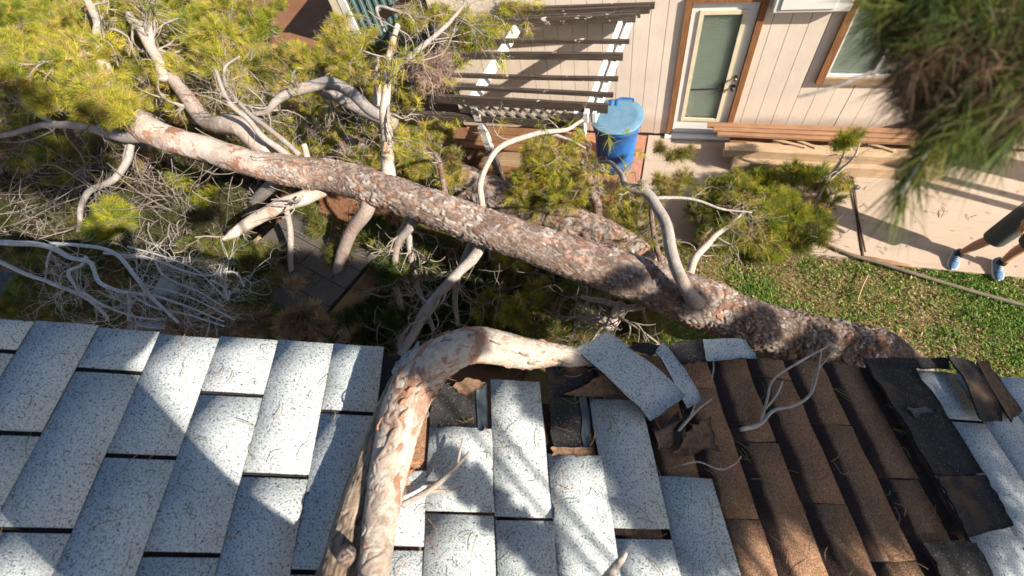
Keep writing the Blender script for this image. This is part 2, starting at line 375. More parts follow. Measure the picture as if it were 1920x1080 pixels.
def plated(name, P, R, parent, nr, ns, cell, relief, pal, wts, seed=0, edge=.009, edgec=(.12, .085, .07), lump=.05, tiltk=1., smooth_from=None, cell2=None, pal2=None, wts2=None, base_to=None, base_mul=.6, mat=None, warp=(1.2, .6)):
    """a trunk whose bark is cellular plates: real relief, colour per plate in a point attribute"""
    rg = np.random.default_rng(seed); k = len(P); t0 = np.linspace(0, 1, k); t1 = np.linspace(0, 1, nr)
    Pq = np.stack([np.interp(t1, t0, P[:, i]) for i in range(3)], 1); Rq = np.interp(t1, t0, R)
    T, A, B = frames(Pq); seg = np.linalg.norm(np.diff(Pq, axis=0), axis=1); Ls = np.concatenate([[0], np.cumsum(seg)])
    th = np.linspace(0, 2 * math.pi, ns, endpoint=False); Rm = Rq.mean()
    Sg, Th = np.meshgrid(Ls, th, indexing='ij'); ring = A[:, None] * np.cos(Th)[..., None] + B[:, None] * np.sin(Th)[..., None]
    flat = (Pq[:, None] + ring * Rq[:, None, None]).reshape(-1, 3)
    wx = vnoise(flat, 9, seed + 3).reshape(Sg.shape); wy = vnoise(flat, 9, seed + 4).reshape(Sg.shape)
    wf = vnoise(flat, 42, seed + 5).reshape(Sg.shape); wg = vnoise(flat, 42, seed + 6).reshape(Sg.shape)
    def worley(cu, cs, sd):
        ncu = max(3, int(round(2 * math.pi * Rm / cu))); u = Th / (2 * math.pi) * ncu + wx * warp[0] + wf * warp[1]; v = Sg / cs + wy * warp[0] + wg * warp[1]
        iu, iv = np.floor(u).astype(int), np.floor(v).astype(int); nv = int(Ls[-1] / cs) + 6
        g_ = np.random.default_rng(sd); ju = g_.uniform(.05, .95, (nv + 6, ncu)); jv = g_.uniform(.05, .95, (nv + 6, ncu)); idr = g_.uniform(size=(nv + 6, ncu)); idc = g_.uniform(size=(nv + 6, ncu))
        f1 = np.full(u.shape, 9.); f2 = f1.copy(); ih = np.zeros(u.shape); ic = np.zeros(u.shape); lv = np.zeros(u.shape)
        for du in (-1, 0, 1):
            for dv in (-1, 0, 1):
                a = (iu + du) % ncu; b_ = np.clip(iv + dv, -3, nv + 2) + 3; fx = iu + du + ju[b_, a]; fy = iv + dv + jv[b_, a]
                d = np.hypot(u - fx, v - fy); better = d < f1
                f2 = np.where(better, f1, np.minimum(f2, d)); ih = np.where(better, idr[b_, a], ih); ic = np.where(better, idc[b_, a], ic); lv = np.where(better, v - fy, lv); f1 = np.where(better, d, f1)
        return (f2 - f1), ih, ic, lv
    e1, h1_, c1, l1 = worley(cell[0], cell[1], seed + 10); e2, h2_, c2, l2 = worley(cell[0] * .42, cell[1] * .42, seed + 11)
    big = vnoise(flat, 3.0, seed + 7).reshape(Sg.shape); usesmall = (big + .35 * (h1_ - .5)) > .10
    e = np.where(usesmall, e2 * .45, e1); hh = np.where(usesmall, h2_ * .6, h1_); cc = np.where(usesmall, c2, c1); ll = np.where(usesmall, l2 * .45, l1)
    ew = edge / cell[0]
    rise = np.clip(e / (ew * 2.2), 0, 1); disp = relief * (rise * (.45 + .75 * hh) + tiltk * .7 * ll * rise)
    cs_ = np.array(pal); w_ = np.cumsum(np.array(wts, float) / sum(wts)); col = cs_[np.searchsorted(w_, np.clip(cc, 0, .9999))] * (.8 + .4 * hh)[..., None]
    ek = np.clip(1 - e / ew, 0, 1)[..., None] * .85; col = col * (1 - ek) + np.array(edgec) * ek
    tt = np.repeat(t1[:, None], ns, 1) + .05 * big + .03 * wx
    if smooth_from is not None:
        es, hs, cs2, ls = worley(cell2[0], cell2[1], seed + 12); p2 = np.array(pal2); w2 = np.cumsum(np.array(wts2, float) / sum(wts2))
        col2 = p2[np.searchsorted(w2, np.clip(cs2, 0, .9999))] * (.88 + .24 * hs)[..., None]; d2 = relief * .22 * np.clip(es / .15, 0, 1) * hs
        m_ = np.clip((tt - smooth_from) / .05 + (h1_ - .5) * 1.6, 0, 1); col = col * (1 - m_[..., None]) + col2 * m_[..., None]; disp = disp * (1 - m_) + d2 * m_
    if base_to is not None:
        m_ = np.clip((base_to - tt) / .08, 0, 1); col = col * (1 - m_[..., None] * (1 - base_mul)); disp = disp * (1 + m_ * .9)
    disp = disp + lump * Rq[:, None] * (vnoise(flat, 5, seed + 8) + .5 * vnoise(flat, 14, seed + 9)).reshape(Sg.shape)
    V = (Pq[:, None] + ring * (Rq[:, None] + disp)[..., None]).reshape(-1, 3)
    i = np.arange(nr - 1)[:, None] * ns; j = np.arange(ns)[None]; j2 = (j + 1) % ns
    Fq = np.stack([i + j, i + j2, i + ns + j2, i + ns + j], -1).reshape(-1, 4)
    V = np.vstack([V, Pq[:1], Pq[-1:]]); b0 = nr * ns; jj = np.arange(ns); j2 = (jj + 1) % ns; eo = (nr - 1) * ns
    Ft = np.vstack([np.stack([np.full(ns, b0), j2, jj], -1), np.stack([np.full(ns, b0 + 1), eo + jj, eo + j2], -1)])
    col = np.vstack([col.reshape(-1, 3), col[0, :1], col[-1, :1]])
    return mesh_np(name, V, [Fq, Ft], mat or MAT['plate_bark'], parent, cols=col, smooth=True)
def vnoise(P, s, seed=0):                     # cheap smooth value noise for displacement
    P = np.asarray(P) * s; r = np.zeros(len(P)); rg = np.random.default_rng(seed)
    for k in range(7):
        d = rg.normal(size=3); d /= np.linalg.norm(d); fr = rg.uniform(.6, 1.9)
        r += np.sin(P @ d * fr * 2.2 + rg.uniform(0, 6.3) + 1.4 * np.sin(P @ rg.normal(size=3) * .8 + k))
    return r / 7
class Tubes:
    """collects tapered tubes, then links them as one mesh"""
    def __init__(s): s.V = []; s.Fq = []; s.Ft = []; s.n = 0
    def tube(s, P, R, sides=6, lump=0, lscale=6, seed=0, cap=True):
        P = np.asarray(P, float); R = np.asarray(R, float); k = len(P)
        T, A, B = frames(P); th = np.linspace(0, 2 * math.pi, sides, endpoint=False)
        ring = A[:, None, :] * np.cos(th)[None, :, None] + B[:, None, :] * np.sin(th)[None, :, None]
        V = P[:, None, :] + ring * R[:, None, None]
        V = V.reshape(-1, 3)
        if lump:
            d = vnoise(V, lscale, seed) * lump + vnoise(V, lscale * 3.1, seed + 1) * lump * .45
            V = V + ring.reshape(-1, 3) * (d * np.repeat(R, sides))[:, None]
        i = np.arange(k - 1)[:, None] * sides; j = np.arange(sides)[None, :]; j2 = (j + 1) % sides
        s.Fq.append((np.stack([i + j, i + j2, i + sides + j2, i + sides + j], -1).reshape(-1, 4)) + s.n)
        if cap:
            ex = np.vstack([P[0] - T[0] * R[0] * .15, P[-1] + T[-1] * R[-1] * .3]); b0 = len(V)
            jj = np.arange(sides); j2 = (jj + 1) % sides; e = (k - 1) * sides
            s.Ft.append(np.stack([np.full(sides, b0), j2, jj], -1) + s.n)
            s.Ft.append(np.stack([np.full(sides, b0 + 1), e + jj, e + j2], -1) + s.n)
            V = np.vstack([V, ex])
        s.V.append(V); s.n += len(V)
    def build(s, name, mat, parent=None, kind=None):
        fs = ([np.concatenate(s.Fq)] if s.Fq else []) + ([np.concatenate(s.Ft)] if s.Ft else [])
        return mesh_np(name, np.concatenate(s.V), fs, mat, parent, kind, smooth=True)

def wander(p, d, length, steps, wob, grav=0., rg=RNG):
    P = [np.asarray(p, float)]; d = np.asarray(d, float); d = d / (np.linalg.norm(d) + 1e-9); st = length / steps
    turn = rg.normal(size=3) * wob
    for _ in range(steps):
        turn = turn * .6 + rg.normal(size=3) * wob
        d = d + turn; d[2] -= grav; d /= np.linalg.norm(d); P.append(P[-1] + d * st)
    return np.array(P)
def twig_spray(T, p, d, length, r, level, wob=.16, grav=.02, ends=None, rg=RNG, kids=(2, 4), spread=.7):
    """a forked spray of twigs added to Tubes T; the tips are collected in ends"""
    steps = 7 if level else 5
    P = wander(p, d, length, steps, wob, grav, rg)
    R = np.linspace(r, r * .45, len(P)); T.tube(P, R, 4 if r > .006 else 3, cap=False)
    if ends is not None: ends.append((P[-1], P[-1] - P[-2]))
    if level > 0:
        for _ in range(rg.integers(*kids) + 1):
            i = rg.integers(1, len(P)); dd = (P[i] - P[i - 1]); dd /= np.linalg.norm(dd)
            dd = dd + rg.normal(size=3) * spread
            twig_spray(T, P[i], dd, length * rg.uniform(.45, .8), R[i] * .7, level - 1, wob, grav, ends, rg, kids, spread)

PAL = {   # needle colours: (colour, weight)
    'fresh': [((.20, .235, .022), 5), ((.30, .28, .030), 4), ((.115, .165, .022), 3), ((.36, .26, .06), 1)],
    'yellow': [((.37, .335, .045), 5), ((.28, .28, .035), 4), ((.42, .31, .09), 2), ((.15, .18, .025), 2), ((.34, .25, .14), 1)],
    'mixed': [((.24, .235, .030), 4), ((.30, .235, .065), 3), ((.13, .155, .028), 3), ((.28, .19, .10), 2)],
    'olive': [((.115, .13, .024), 5), ((.20, .18, .035), 3), ((.075, .10, .020), 3), ((.20, .14, .07), 1)],
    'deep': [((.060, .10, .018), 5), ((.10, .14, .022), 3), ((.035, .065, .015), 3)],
    'shade': [((.055, .060, .020), 4), ((.085, .075, .032), 3), ((.11, .085, .05), 2), ((.045, .065, .018), 2)],  # darkened needles: the shade of the left middle is put into the colour
    'dead': [((.30, .20, .10), 4), ((.22, .14, .08), 3), ((.36, .27, .16), 3)],
    'near': [((.075, .115, .020), 5), ((.12, .15, .022), 3), ((.045, .070, .018), 3), ((.17, .17, .03), 1), ((.10, .07, .04), 2)],
    'nearbrown': [((.12, .075, .045), 4), ((.07, .045, .03), 4), ((.18, .12, .07), 1)],
}
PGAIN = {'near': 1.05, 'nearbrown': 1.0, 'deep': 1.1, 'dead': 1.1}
def needles(name, Pn, Dn, pal, parent, per=42, length=.115, width=.0034, spread=.62, rg=RNG, jitter=.25, bend=.25, mat='needles'):
    """tufts of long needles: Pn tips (n,3), Dn directions; one joined mesh"""
    Pn = np.asarray(Pn, float); Dn = np.asarray(Dn, float); n = len(Pn)
    Dn = Dn / (np.linalg.norm(Dn, axis=1)[:, None] + 1e-9)
    cs = np.array([c for c, _ in PAL[pal]]) * PGAIN.get(pal, 1.2); ws = np.array([k for _, k in PAL[pal]], float); ws /= ws.sum()
    tc = cs[rg.choice(len(cs), n, p=ws)] * rg.uniform(.75, 1.25, (n, 1))
    tl = length * rg.uniform(.75, 1.25, n)
    P = np.repeat(Pn, per, 0); D = np.repeat(Dn, per, 0); L = np.repeat(tl, per) * rg.uniform(.7, 1.1, n * per)
    P = P - D * (rg.uniform(0, 1, n * per) * np.repeat(tl, per) * .9)[:, None]
    d = D + rg.normal(size=P.shape) * spread; d /= np.linalg.norm(d, axis=1)[:, None]
    side = np.cross(d, rg.normal(size=P.shape)); side /= np.linalg.norm(side, axis=1)[:, None] + 1e-9
    sag = np.zeros_like(P); sag[:, 2] = -bend
    mid = P + d * (L * .55)[:, None] + sag * (L * .12)[:, None]; tip = P + d * L[:, None] + sag * (L * .55)[:, None]
    wv = side * (width / 2)
    V = np.stack([P - wv, P + wv, mid - wv * .9, mid + wv * .9, tip], 1).reshape(-1, 3)
    i = np.arange(n * per)[:, None] * 5
    Fq = i + np.array([[0, 1, 3, 2]]); Ft = i + np.array([[2, 3, 4]])
    c = np.repeat(tc, per, 0) * rg.uniform(1 - jitter, 1 + jitter, (n * per, 1))
    return mesh_np(name, V, [Fq, Ft], MAT[mat], parent, 'stuff', cols=np.repeat(c, 5, 0))

def limb(name, pts, mat, parent, sides=14, seg=10, lump=.10, lscale=9, seed=1, wob=.0, kind=None, end_taper=1.):
    """pts: (px, py, z, width in px); the width is read at that distance"""
    W = np.array([atz(px, py, z) for px, py, z, _ in pts])
    R = np.array([wd * depth(p) / F / 2 for p, (_, _, _, wd) in zip(W, pts)])
    n = seg * (len(pts) - 1) + 1
    P = catmull(W, n); Rr = np.interp(np.linspace(0, len(pts) - 1, n), np.arange(len(pts)), R)
    if wob:
        rg = np.random.default_rng(seed)
        k = np.cumsum(rg.normal(size=(n, 3)), 0); k -= np.linspace(0, 1, n)[:, None] * k[-1]; kw = np.hanning(13); kw /= kw.sum(); k = np.stack([np.convolve(np.pad(k[:, q], 6, mode='edge'), kw, 'valid') for q in range(3)], 1); P = P + k * wob * Rr.mean()
    T = Tubes(); T.tube(P, Rr, sides, lump, lscale, seed)
    return T.build(name, MAT[mat], parent, kind), P, Rr

# ================================================================== SETTING
YW = 6.10                                       # face of the far wall
# ground: one sheet to the horizon, with gentle unevenness near the yard
g = MB(); xs = [-150, -60, -25] + list(np.linspace(-18, 8, 40)) + [20, 60, 150]; ys = [-120, -40, -12] + list(np.linspace(-6, 16, 34)) + [30, 70, 150]
for y in ys:
    for x in xs: g.v.append((x, y, -.10 + (.03 * math.sin(x * 1.7 + y) * math.cos(y * 1.3) if -18 < x < 8 and -6 < y < 16 else 0)))
nx = len(xs)
for j in range(len(ys) - 1):
    for i in range(nx - 1): g.f.append((j * nx + i, j * nx + i + 1, (j + 1) * nx + i + 1, (j + 1) * nx + i))
g.build('ground', MAT['dirt'], kind='structure', smooth=True)
# lawn soil
V = []; Fc = []; nxl, nyl = 60, 40
for j in range(nyl + 1):
    for i in range(nxl + 1):
        x = -1.2 + 8.2 * i / nxl; y = .2 + (4.02 - .2) * j / nyl
        V.append((x, y, -.045 + .012 * math.sin(x * 7 + 2 * math.sin(y * 5)) * math.cos(y * 6)))
for j in range(nyl):
    for i in range(nxl):
        a = j * (nxl + 1) + i; Fc.append((a, a + 1, a + nxl + 2, a + nxl + 1))
mesh_np('lawn_soil', V, np.array(Fc), MAT['lawn_soil'], kind='structure', smooth=True)
# patio slabs: two castings with an open joint at x = 2.62, red strip and bin pad left of x = -.18
p = MB(); p.box((-.17, 4.06, -.14), (2.605, YW - .02, 0)); p.build('patio_slab', MAT['concrete'], kind='structure', bevel=.008)
p = MB(); p.box((2.635, 4.02, -.14), (9.0, YW - .02, 0)); p.build('patio_slab', MAT['concrete'], kind='structure', bevel=.008)
p = MB(); p.box((2.605, 4.1, -.14), (2.635, YW - .02, -.03)); p.build('patio_joint', MAT['groove'], kind='structure')
pvx = -2.2
for k in range(6):
    p = MB(); p.box((pvx + .006, 4.75, -.12), (pvx + .33, YW - .02, -.012 - .004 * (k % 2))); p.build('red_paving', MAT['paver_red'], kind='structure', bevel=.006)
    pvx += .336

# ------------------------------------------------------------------ far house: siding, door, window
house = empty('house', (0, YW, 0), 'pink beige board sided house with white glazed door facing the patio', 'house')
X0, X1, ZT = -3.35, 7.2, 2.75
DX0, DX1, DZ = .10, 1.02, 2.10                    # door opening with casing
WX0, WX1, WZ0, WZ1 = 1.86, 3.10, .98, 2.12        # window opening with casing
XS = -1.5                                        # left of this the house is cut shallow so sun reaches the outbuilding
b = MB(); b.box((X0, YW + .06, -.1), (XS, YW + .75, ZT)); b.box((XS, YW + .061, -.1), (X1, YW + 7, ZT - .001)); b.build('wall_core', MAT['siding_paint'], house)
b = MB(); b.box((X0 - .05, YW + .02, ZT + .002), (XS - .002, YW + .8, ZT + .06))
b.add([(XS, YW + .02, ZT), (X1 + .1, YW + .02, ZT), (X1 + .1, YW + 7.1, ZT), (XS, YW + 7.1, ZT), (XS, YW + 3.5, ZT + .8), (X1 + .1, YW + 3.5, ZT + .8)],
      [(0, 1, 5, 4), (2, 3, 4, 5), (0, 4, 3), (1, 2, 5), (0, 3, 2, 1)])
b.build('roof', MAT['shed_shingle'], house)
x = X0
while x < X1:
    xe = min(x + .2032, X1); lo, hi = x + .003, xe - .003
    segs = [(.02, ZT)]
    if lo < DX1 and hi > DX0: segs = [(DZ, ZT)]
    if lo < WX1 and hi > WX0: segs = [(.02, WZ0), (WZ1, ZT)]
    for z0, z1 in segs:
        bx0, bx1 = lo, hi
        if z0 > 2 and z0 == DZ: pass
        b = MB(); dz = random.uniform(-.0015, .0015); b.box((bx0, YW + dz, z0 + random.uniform(0, .006)), (bx1, YW + .058, z1)); b.build('siding_board', MAT['siding_paint'], house)
    # boards cut by the openings keep their visible sliver beside the casing
    for (o0, o1, z0, z1) in ((DX0, DX1, .02, DZ), (WX0, WX1, WZ0, WZ1)):
        if lo < o0 < hi and o0 - lo > .01:
            b = MB(); b.box((lo, YW, z0), (o0 - .002, YW + .058, z1)); b.build('siding_board', MAT['siding_paint'], house)
        if lo < o1 < hi and hi - o1 > .01:
            b = MB(); b.box((o1 + .002, YW, z0), (hi, YW + .058, z1)); b.build('siding_board', MAT['siding_paint'], house)
    x = xe
# door: casing, slab, lite frame, glass, blind, hardware
b = MB(); b.box((DX0, YW - .035, 0), (DX0 + .075, YW + .055, DZ)); b.build('door_casing', MAT['stained'], house)
b = MB(); b.box((DX1 - .075, YW - .035, 0), (DX1, YW + .055, DZ)); b.build('door_casing', MAT['stained'], house)
b = MB(); b.box((DX0 + .077, YW - .033, DZ - .055), (DX1 - .077, YW + .055, DZ)); b.build('door_casing', MAT['stained'], house)
dx0, dx1 = DX0 + .083, DX1 - .083
gx0, gx1, gz0, gz1 = dx0 + .11, dx1 - .12, .30, 1.93
b = MB()
b.box((dx0, YW + .012, .045), (gx0, YW + .050, 2.035)); b.box((gx1, YW + .012, .045), (dx1, YW + .050, 2.035))
b.box((gx0, YW + .0125, .045), (gx1, YW + .050, gz0)); b.box((gx0, YW + .0125, gz1), (gx1, YW + .050, 2.035))
door = b.build('door', MAT['door_white'], house)
b = MB(); fw = .04
b.box((gx0 - .012, YW - .006, gz0 - .012), (gx0 + fw, YW + .011, gz1 + .012)); b.box((gx1 - fw, YW - .006, gz0 - .012), (gx1 + .012, YW + .011, gz1 + .012))
b.box((gx0 + fw + .001, YW - .0055, gz0 - .012), (gx1 - fw - .001, YW + .011, gz0 + fw)); b.box((gx0 + fw + .001, YW - .0055, gz1 - fw), (gx1 - fw - .001, YW + .011, gz1 + .012))
b.build('lite_frame', MAT['cream'], door)
b = MB(); z = gz0 + fw + .012
while z < gz1 - fw: b.box((gx0 + fw, YW + .040, z), (gx1 - fw, YW + .052, z + .017)); z += .021
b.build('mini_blind', MAT['blind'], door)
b = MB(); b.box((gx0 + fw - .002, YW + .018, gz0 + fw - .002), (gx1 - fw + .002, YW + .022, gz1 - fw + .002)); b.build('glass', MAT['glass'], door)
b = MB(); b.add([(gx0 + fw, YW + .016, .80), (gx1 - fw - .06, YW + .016, .822), (gx1 - fw - .06, YW + .016, .85), (gx0 + fw, YW + .016, .83)], [(0, 1, 2, 3)])
b.box((gx1 - fw - .07, YW + .010, .80), (gx1 - fw, YW + .017, .90)); b.build('black_tape', MAT['dark_metal'], door)
def knob(name, x, z, r, mat):
    T = Tubes(); T.tube([(x, YW + .012, z), (x, YW - .005, z), (x, YW - .03, z), (x, YW - .05, z), (x, YW - .062, z)], [r * 1.15, r * .55, r * .6, r, r * .55], 14); T.build(name, MAT[mat], door)
knob('deadbolt', dx1 - .055, 1.03, .026, 'brass'); knob('door_knob', dx1 - .055, .88, .033, 'dark_metal')
b = MB(); b.box((DX0 - .02, YW - .10, .003), (DX1 + .02, YW + .010, .042)); b.build('door_sill', MAT['white_metal'], house, bevel=.005)
# window
cw = .085
for lo, hi in (((WX0, YW - .05, WZ0), (WX0 + cw, YW + .055, WZ1)), ((WX1 - cw, YW - .05, WZ0), (WX1, YW + .055, WZ1))):
    b = MB(); b.box(lo, hi); b.build('window_casing', MAT['stained'], house)
for lo, hi in (((WX0 + cw + .002, YW - .048, WZ0), (WX1 - cw - .002, YW + .055, WZ0 + cw)), ((WX0 + cw + .002, YW - .048, WZ1 - cw), (WX1 - cw - .002, YW + .055, WZ1))):
    b = MB(); b.box(lo, hi); b.build('window_casing', MAT['tan_board'], house)
a0, a1, c0, c1 = WX0 + cw, WX1 - cw, WZ0 + cw, WZ1 - cw
b = MB(); q = .03
b.box((a0, YW - .01, c0), (a0 + q, YW + .04, c1)); b.box((a1 - q, YW - .01, c0), (a1, YW + .04, c1)); b.box((a0 + q, YW - .0095, c0), (a1 - q, YW + .04, c0 + q)); b.box((a0 + q, YW - .0095, c1 - q), (a1 - q, YW + .04, c1))
b.box(((a0 + a1) / 2 - .02, YW - .009, c0 + q), ((a0 + a1) / 2 + .02, YW + .04, c1 - q))
win = b.build('window', MAT['white_metal'], house)
b = MB(); z = c0 + q
while z < c1 - q: b.box((a0 + q, YW + .042, z), (a1 - q, YW + .054, z + .021)); z += .026
b.build('mini_blind', MAT['blind'], win)
b = MB(); b.box((a0 + q - .002, YW + .014, c0 + q - .002), ((a0 + a1) / 2 - .018, YW + .018, c1 - q)); b.build('pane', MAT['glass'], win)
b = MB(); b.box(((a0 + a1) / 2 + .018, YW + .014, c0 + q - .002), (a1 - q + .002, YW + .018, c1 - q)); b.build('pane', MAT['glass'], win)
# grey wall box at the top of the wall, right of the door
bx = empty('wall_box', (1.35, YW, 2.0), 'pale grey metal box fixed high on the wall right of the door', 'box')
b = MB(); b.box((1.07, YW - .12, 1.96), (1.86, YW - .002, 2.22)); b.build('housing', MAT['white_metal'], bx, bevel=.01)
b = MB(); b.box((1.14, YW - .135, 2.0), (1.70, YW - .121, 2.2)); b.build('front_panel', MAT['door_white'], bx, bevel=.006)

# far left outbuilding with teal panels
out = empty('outbuilding', (-6.4, 8.6, 0), 'low teal ribbed metal shed with white corner boards behind the fallen tree', 'shed')
ox0, oy = -6.75, 8.45
b = MB(); b.box((ox0 + .02, oy + .04, -.1), (-3.2, oy + 1.6, 1.25)); b.build('wall_core', MAT['groove'], out)
b = MB(); b.box((ox0 - .02, oy - .03, -.1), (ox0 + .17, oy + .04, 1.25)); b.build('corner_board', MAT['tan_board'] if False else MAT['cream'], out)
b = MB(); b.box((ox0 + .19, oy - .04, -.1), (ox0 + .36, oy + .04, 1.25)); b.build('corner_board', MAT['door_white'], out)
b = MB(); b.box((ox0 - .02, oy + .04, -.1), (ox0 + .018, oy + 1.6, 1.25)); b.build('side_wall', MAT['cream'], out)
xx = ox0 + .37
while xx < -3.3:
    b = MB(); b.box((xx, oy - .005, -.1), (xx + .11, oy + .038, 1.25)); b.box((xx + .112, oy - .03, -.1), (xx + .165, oy + .038, 1.25)); b.build('wall_panel', MAT['teal_panel'], out); xx += .167
b = MB(); b.box((ox0 - .06, oy - .06, 1.25), (-3.1, oy + 1.7, 1.31)); b.build('roof', MAT['shed_shingle'], out)

# ------------------------------------------------------------------ pergola, knocked askew
per = empty('pergola', (-1.3, 5.2, 0), 'weathered pergola with dark slats and white rails, leaning beside the blue bin', 'pergola')
slats = [(1220, 10, 44, .095), (1192, 33, 46, .10), (1180, 78, 36, .045), (1168, 106, 46, .085), (1159, 148, 40, .045), (1150, 178, 38, .045), (1140, 203, 38, .11)]
zs = [2.02, 2.0, 1.97, 1.96, 1.93, 1.91, 1.88]
lefts = [(985, 25), (905, 45), (900, 77), (880, 105), (845, 140), (850, 163), (846, 186)]
for i, ((px, py, wv, hh), z, (lx, ly)) in enumerate(zip(slats, zs, lefts)):
    R_ = atz(px, py, z); L_ = atz(lx, ly, z)
    if R_[1] > YW - .08: R_[1] = YW - .08
    if L_[1] > YW - .08: L_[1] = YW - .08
    dv = (L_ - R_); L_ = L_ + dv * .18
    b = MB(); b.beam(R_, L_, .04, hh, nseg=4, bow=random.uniform(-.012, .012), jit=.0015); b.build('slat', MAT['slat'], per)
    if i < 2:
        b = MB(); b.beam(R_ + [.05, .07, .005], L_ + [.05, .07, .005], .035, hh * .8, nseg=4, jit=.0015); b.build('slat', MAT['slat'], per)
def rail(p, q, wd, hg, mat='white_rail'):
    b = MB(); b.beam(p, q, wd, hg, nseg=3, jit=.001); b.build('rail', MAT[mat], per)
rail(atz(1170, 30, 1.92) * [1, 0, 1] + [0, YW - .03, 0], atz(1098, 222, 1.80), .05, .14)
rail(atz(1185, 30, 1.90) * [1, 0, 1] + [0, YW - .03, 0], atz(1114, 222, 1.78), .04, .13)
rail(atz(985, 25, 1.92) * [1, 0, 1] + [0, YW - .03, 0], atz(882, 195, 1.80), .05, .14)
b = MB(); b.beam(atz(886, 190, 1.84), atz(946, 352, -.05), .09, .09, up=(1, 0, 0), nseg=5, jit=.002); b.build('post', MAT['post'], per)
b = MB(); b.beam(atz(1085, 205, 1.84), atz(1092, 250, 1.30), .10, .10, up=(1, 0, 0), nseg=3, jit=.002); b.build('post', MAT['post'], per)
# lattice strip between the last slat and the low rail
A0, A1 = atz(860, 193, 1.83), atz(1078, 210, 1.83); B0, B1 = atz(870, 220, 1.56), atz(1082, 232, 1.56)
b = MB(); b.beam(B0 + (B0 - B1) * .55, B1 + (B1 - B0) * .05, .05, .10, nseg=4, jit=.001); b.build('low_rail', MAT['slat'], per)
nl = 11
for s_ in (0, 1):
    for i in range(-1, nl):
        t0, t1 = i / nl, (i + 1.35) / nl
        if s_: t0, t1 = t1, t0
        P0 = A0 + (A1 - A0) * t0; P1 = B0 + (B1 - B0) * t1
        if min(t0, t1) < -.09 or max(t0, t1) > 1.06: continue
        off = np.array([0, .012 * (s_ * 2 - 1) + .02, 0])
        b = MB(); b.beam(P0 + off, P1 + off, .009, .04, up=(1, 0, 0)); b.build('lattice_strip', MAT['lattice'], per)

# timber box and deck boards under the pergola
tb = empty('timber_box', (-2.1, 5.4, 0), 'low wooden box of tan boards standing against the wall under the pergola', 'wooden box')
c0_ = atz(880, 303, .12); yb = c0_[1]; xl = c0_[0]; xr = xl + 1.45
for k in range(2):
    b = MB(); b.box((xl + random.uniform(-.01, .01), yb - .035, .05 + .19 * k), (xr, yb, .05 + .19 * k + .182)); b.build('front_board', MAT['lumber'], tb, bevel=.004)
for k in range(3):
    b = MB(); b.box((xl - .03, yb - .05 + .165 * k, .437 + .004 * k), (xr + .02, yb + .105 + .165 * k, .47 + .004 * k)); b.build('top_board', MAT['deck_wood'], tb, bevel=.004)
b = MB(); b.box((xl, yb + .003, .0), (xl + .035, yb + .44, .43)); b.build('side_board', MAT['deck_wood'], tb)
b = MB(); b.beam(atz(893, 305, .1) - [0, .06, 0], atz(905, 280, .40) - [0, .06, 0], .05, .09, up=(1, 0, 0)); b.build('brace', MAT['lumber_red'], tb)
dk = empty('timber_deck', (-2.2, 4.7, 0), 'dark brown deck of rough planks half hidden under the fallen trunk', 'deck')
for k in range(6):
    yy = 4.36 + .15 * k
    b = MB(); b.box((-3.5 + random.uniform(-.05, .05), yy, -.03), (-1.25 + random.uniform(-.12, .12), yy + .142, .10 + random.uniform(0, .03))); b.build('plank', MAT['deck_wood'], dk, bevel=.004)
# broken lattice panel on the ground between the two trunks
lp = empty('lattice_panel', (0, 3.6, 0), 'broken brown lattice panel lying between the two fallen trunks', 'lattice')
q0 = atz(1000, 425, .12)
for s_ in (0, 1):
    for i in range(15):
        x_ = q0[0] + i * .10; b = MB(); dirx = .42 * (1 if s_ else -1)
        b.beam((x_ - dirx / 2 + .3, q0[1] - .42, .06 + s_ * .012), (x_ + dirx / 2 + .3, q0[1] + .10, .10 + s_ * .012), .035, .009); b.build('lattice_strip', MAT['lattice_brown'], lp)

# ------------------------------------------------------------------ lumber pile along the wall
def lumber(label, p, q, wd, hg, mat, group='boards stacked against the wall'):
    b = MB(); b.beam(p, q, wd, hg, nseg=3, jit=.0012); o = b.build('lumber_board', MAT[mat], bevel=.003)
    tag(o, label, 'board', group)
y0 = 5.52
lumber('thick tan beam on the concrete, lowest front timber of the pile', (1.06, y0 - .05, .085), (3.62, y0 + .0, .085), .14, .165, 'lumber')
lumber('long pale tan beam lying on top of the lowest front timber', (.92, y0 + .06, .235), (3.50, y0 + .07, .235), .15, .13, 'lumber')
lumber('red brown long batten nearest the wall, topmost of the pile', (.66, y0 + .40, .372), (3.55, y0 + .41, .372), .09, .04, 'lumber_red')
lumber('red brown long batten in the middle of the top row', (.74, y0 + .315, .366), (3.60, y0 + .305, .366), .07, .045, 'lumber_red')
lumber('red brown long batten at the front of the top row', (.80, y0 + .235, .360), (3.45, y0 + .225, .360), .06, .04, 'lumber_red')
lumber('wide dark plank flat underneath the red brown battens', (1.0, y0 + .32, .20), (3.4, y0 + .32, .20), .30, .05, 'deck_wood')
for x_ in (1.15, 2.1, 3.2):
    pass
lumber('short support block under the left end of the battens', (1.12, y0 + .19, .085), (1.12, y0 + .45, .085), .12, .17, 'deck_wood')
lumber('short support block under the right end of the battens', (3.20, y0 + .19, .085), (3.20, y0 + .45, .085), .12, .17, 'deck_wood')
lumber('long pale strip in the gap between beam and battens', (1.2, y0 + .165, .262), (3.2, y0 + .17, .262), .05, .03, 'lumber')
for k, (xa, xb, lab) in enumerate(((1.55, 1.95, 'leftmost short stick wedged slantwise in the lumber pile'), (1.85, 2.08, 'small short stick beside the leftmost wedged stick'), (2.25, 2.5, 'short stick wedged in the pile below the window'), (2.72, 3.0, 'rightmost stick wedged slantwise in the lumber pile'))):
    lumber(lab, (xa, y0 + .24, .30), (xb, y0 + .10, .315), .045, .025, 'lumber')

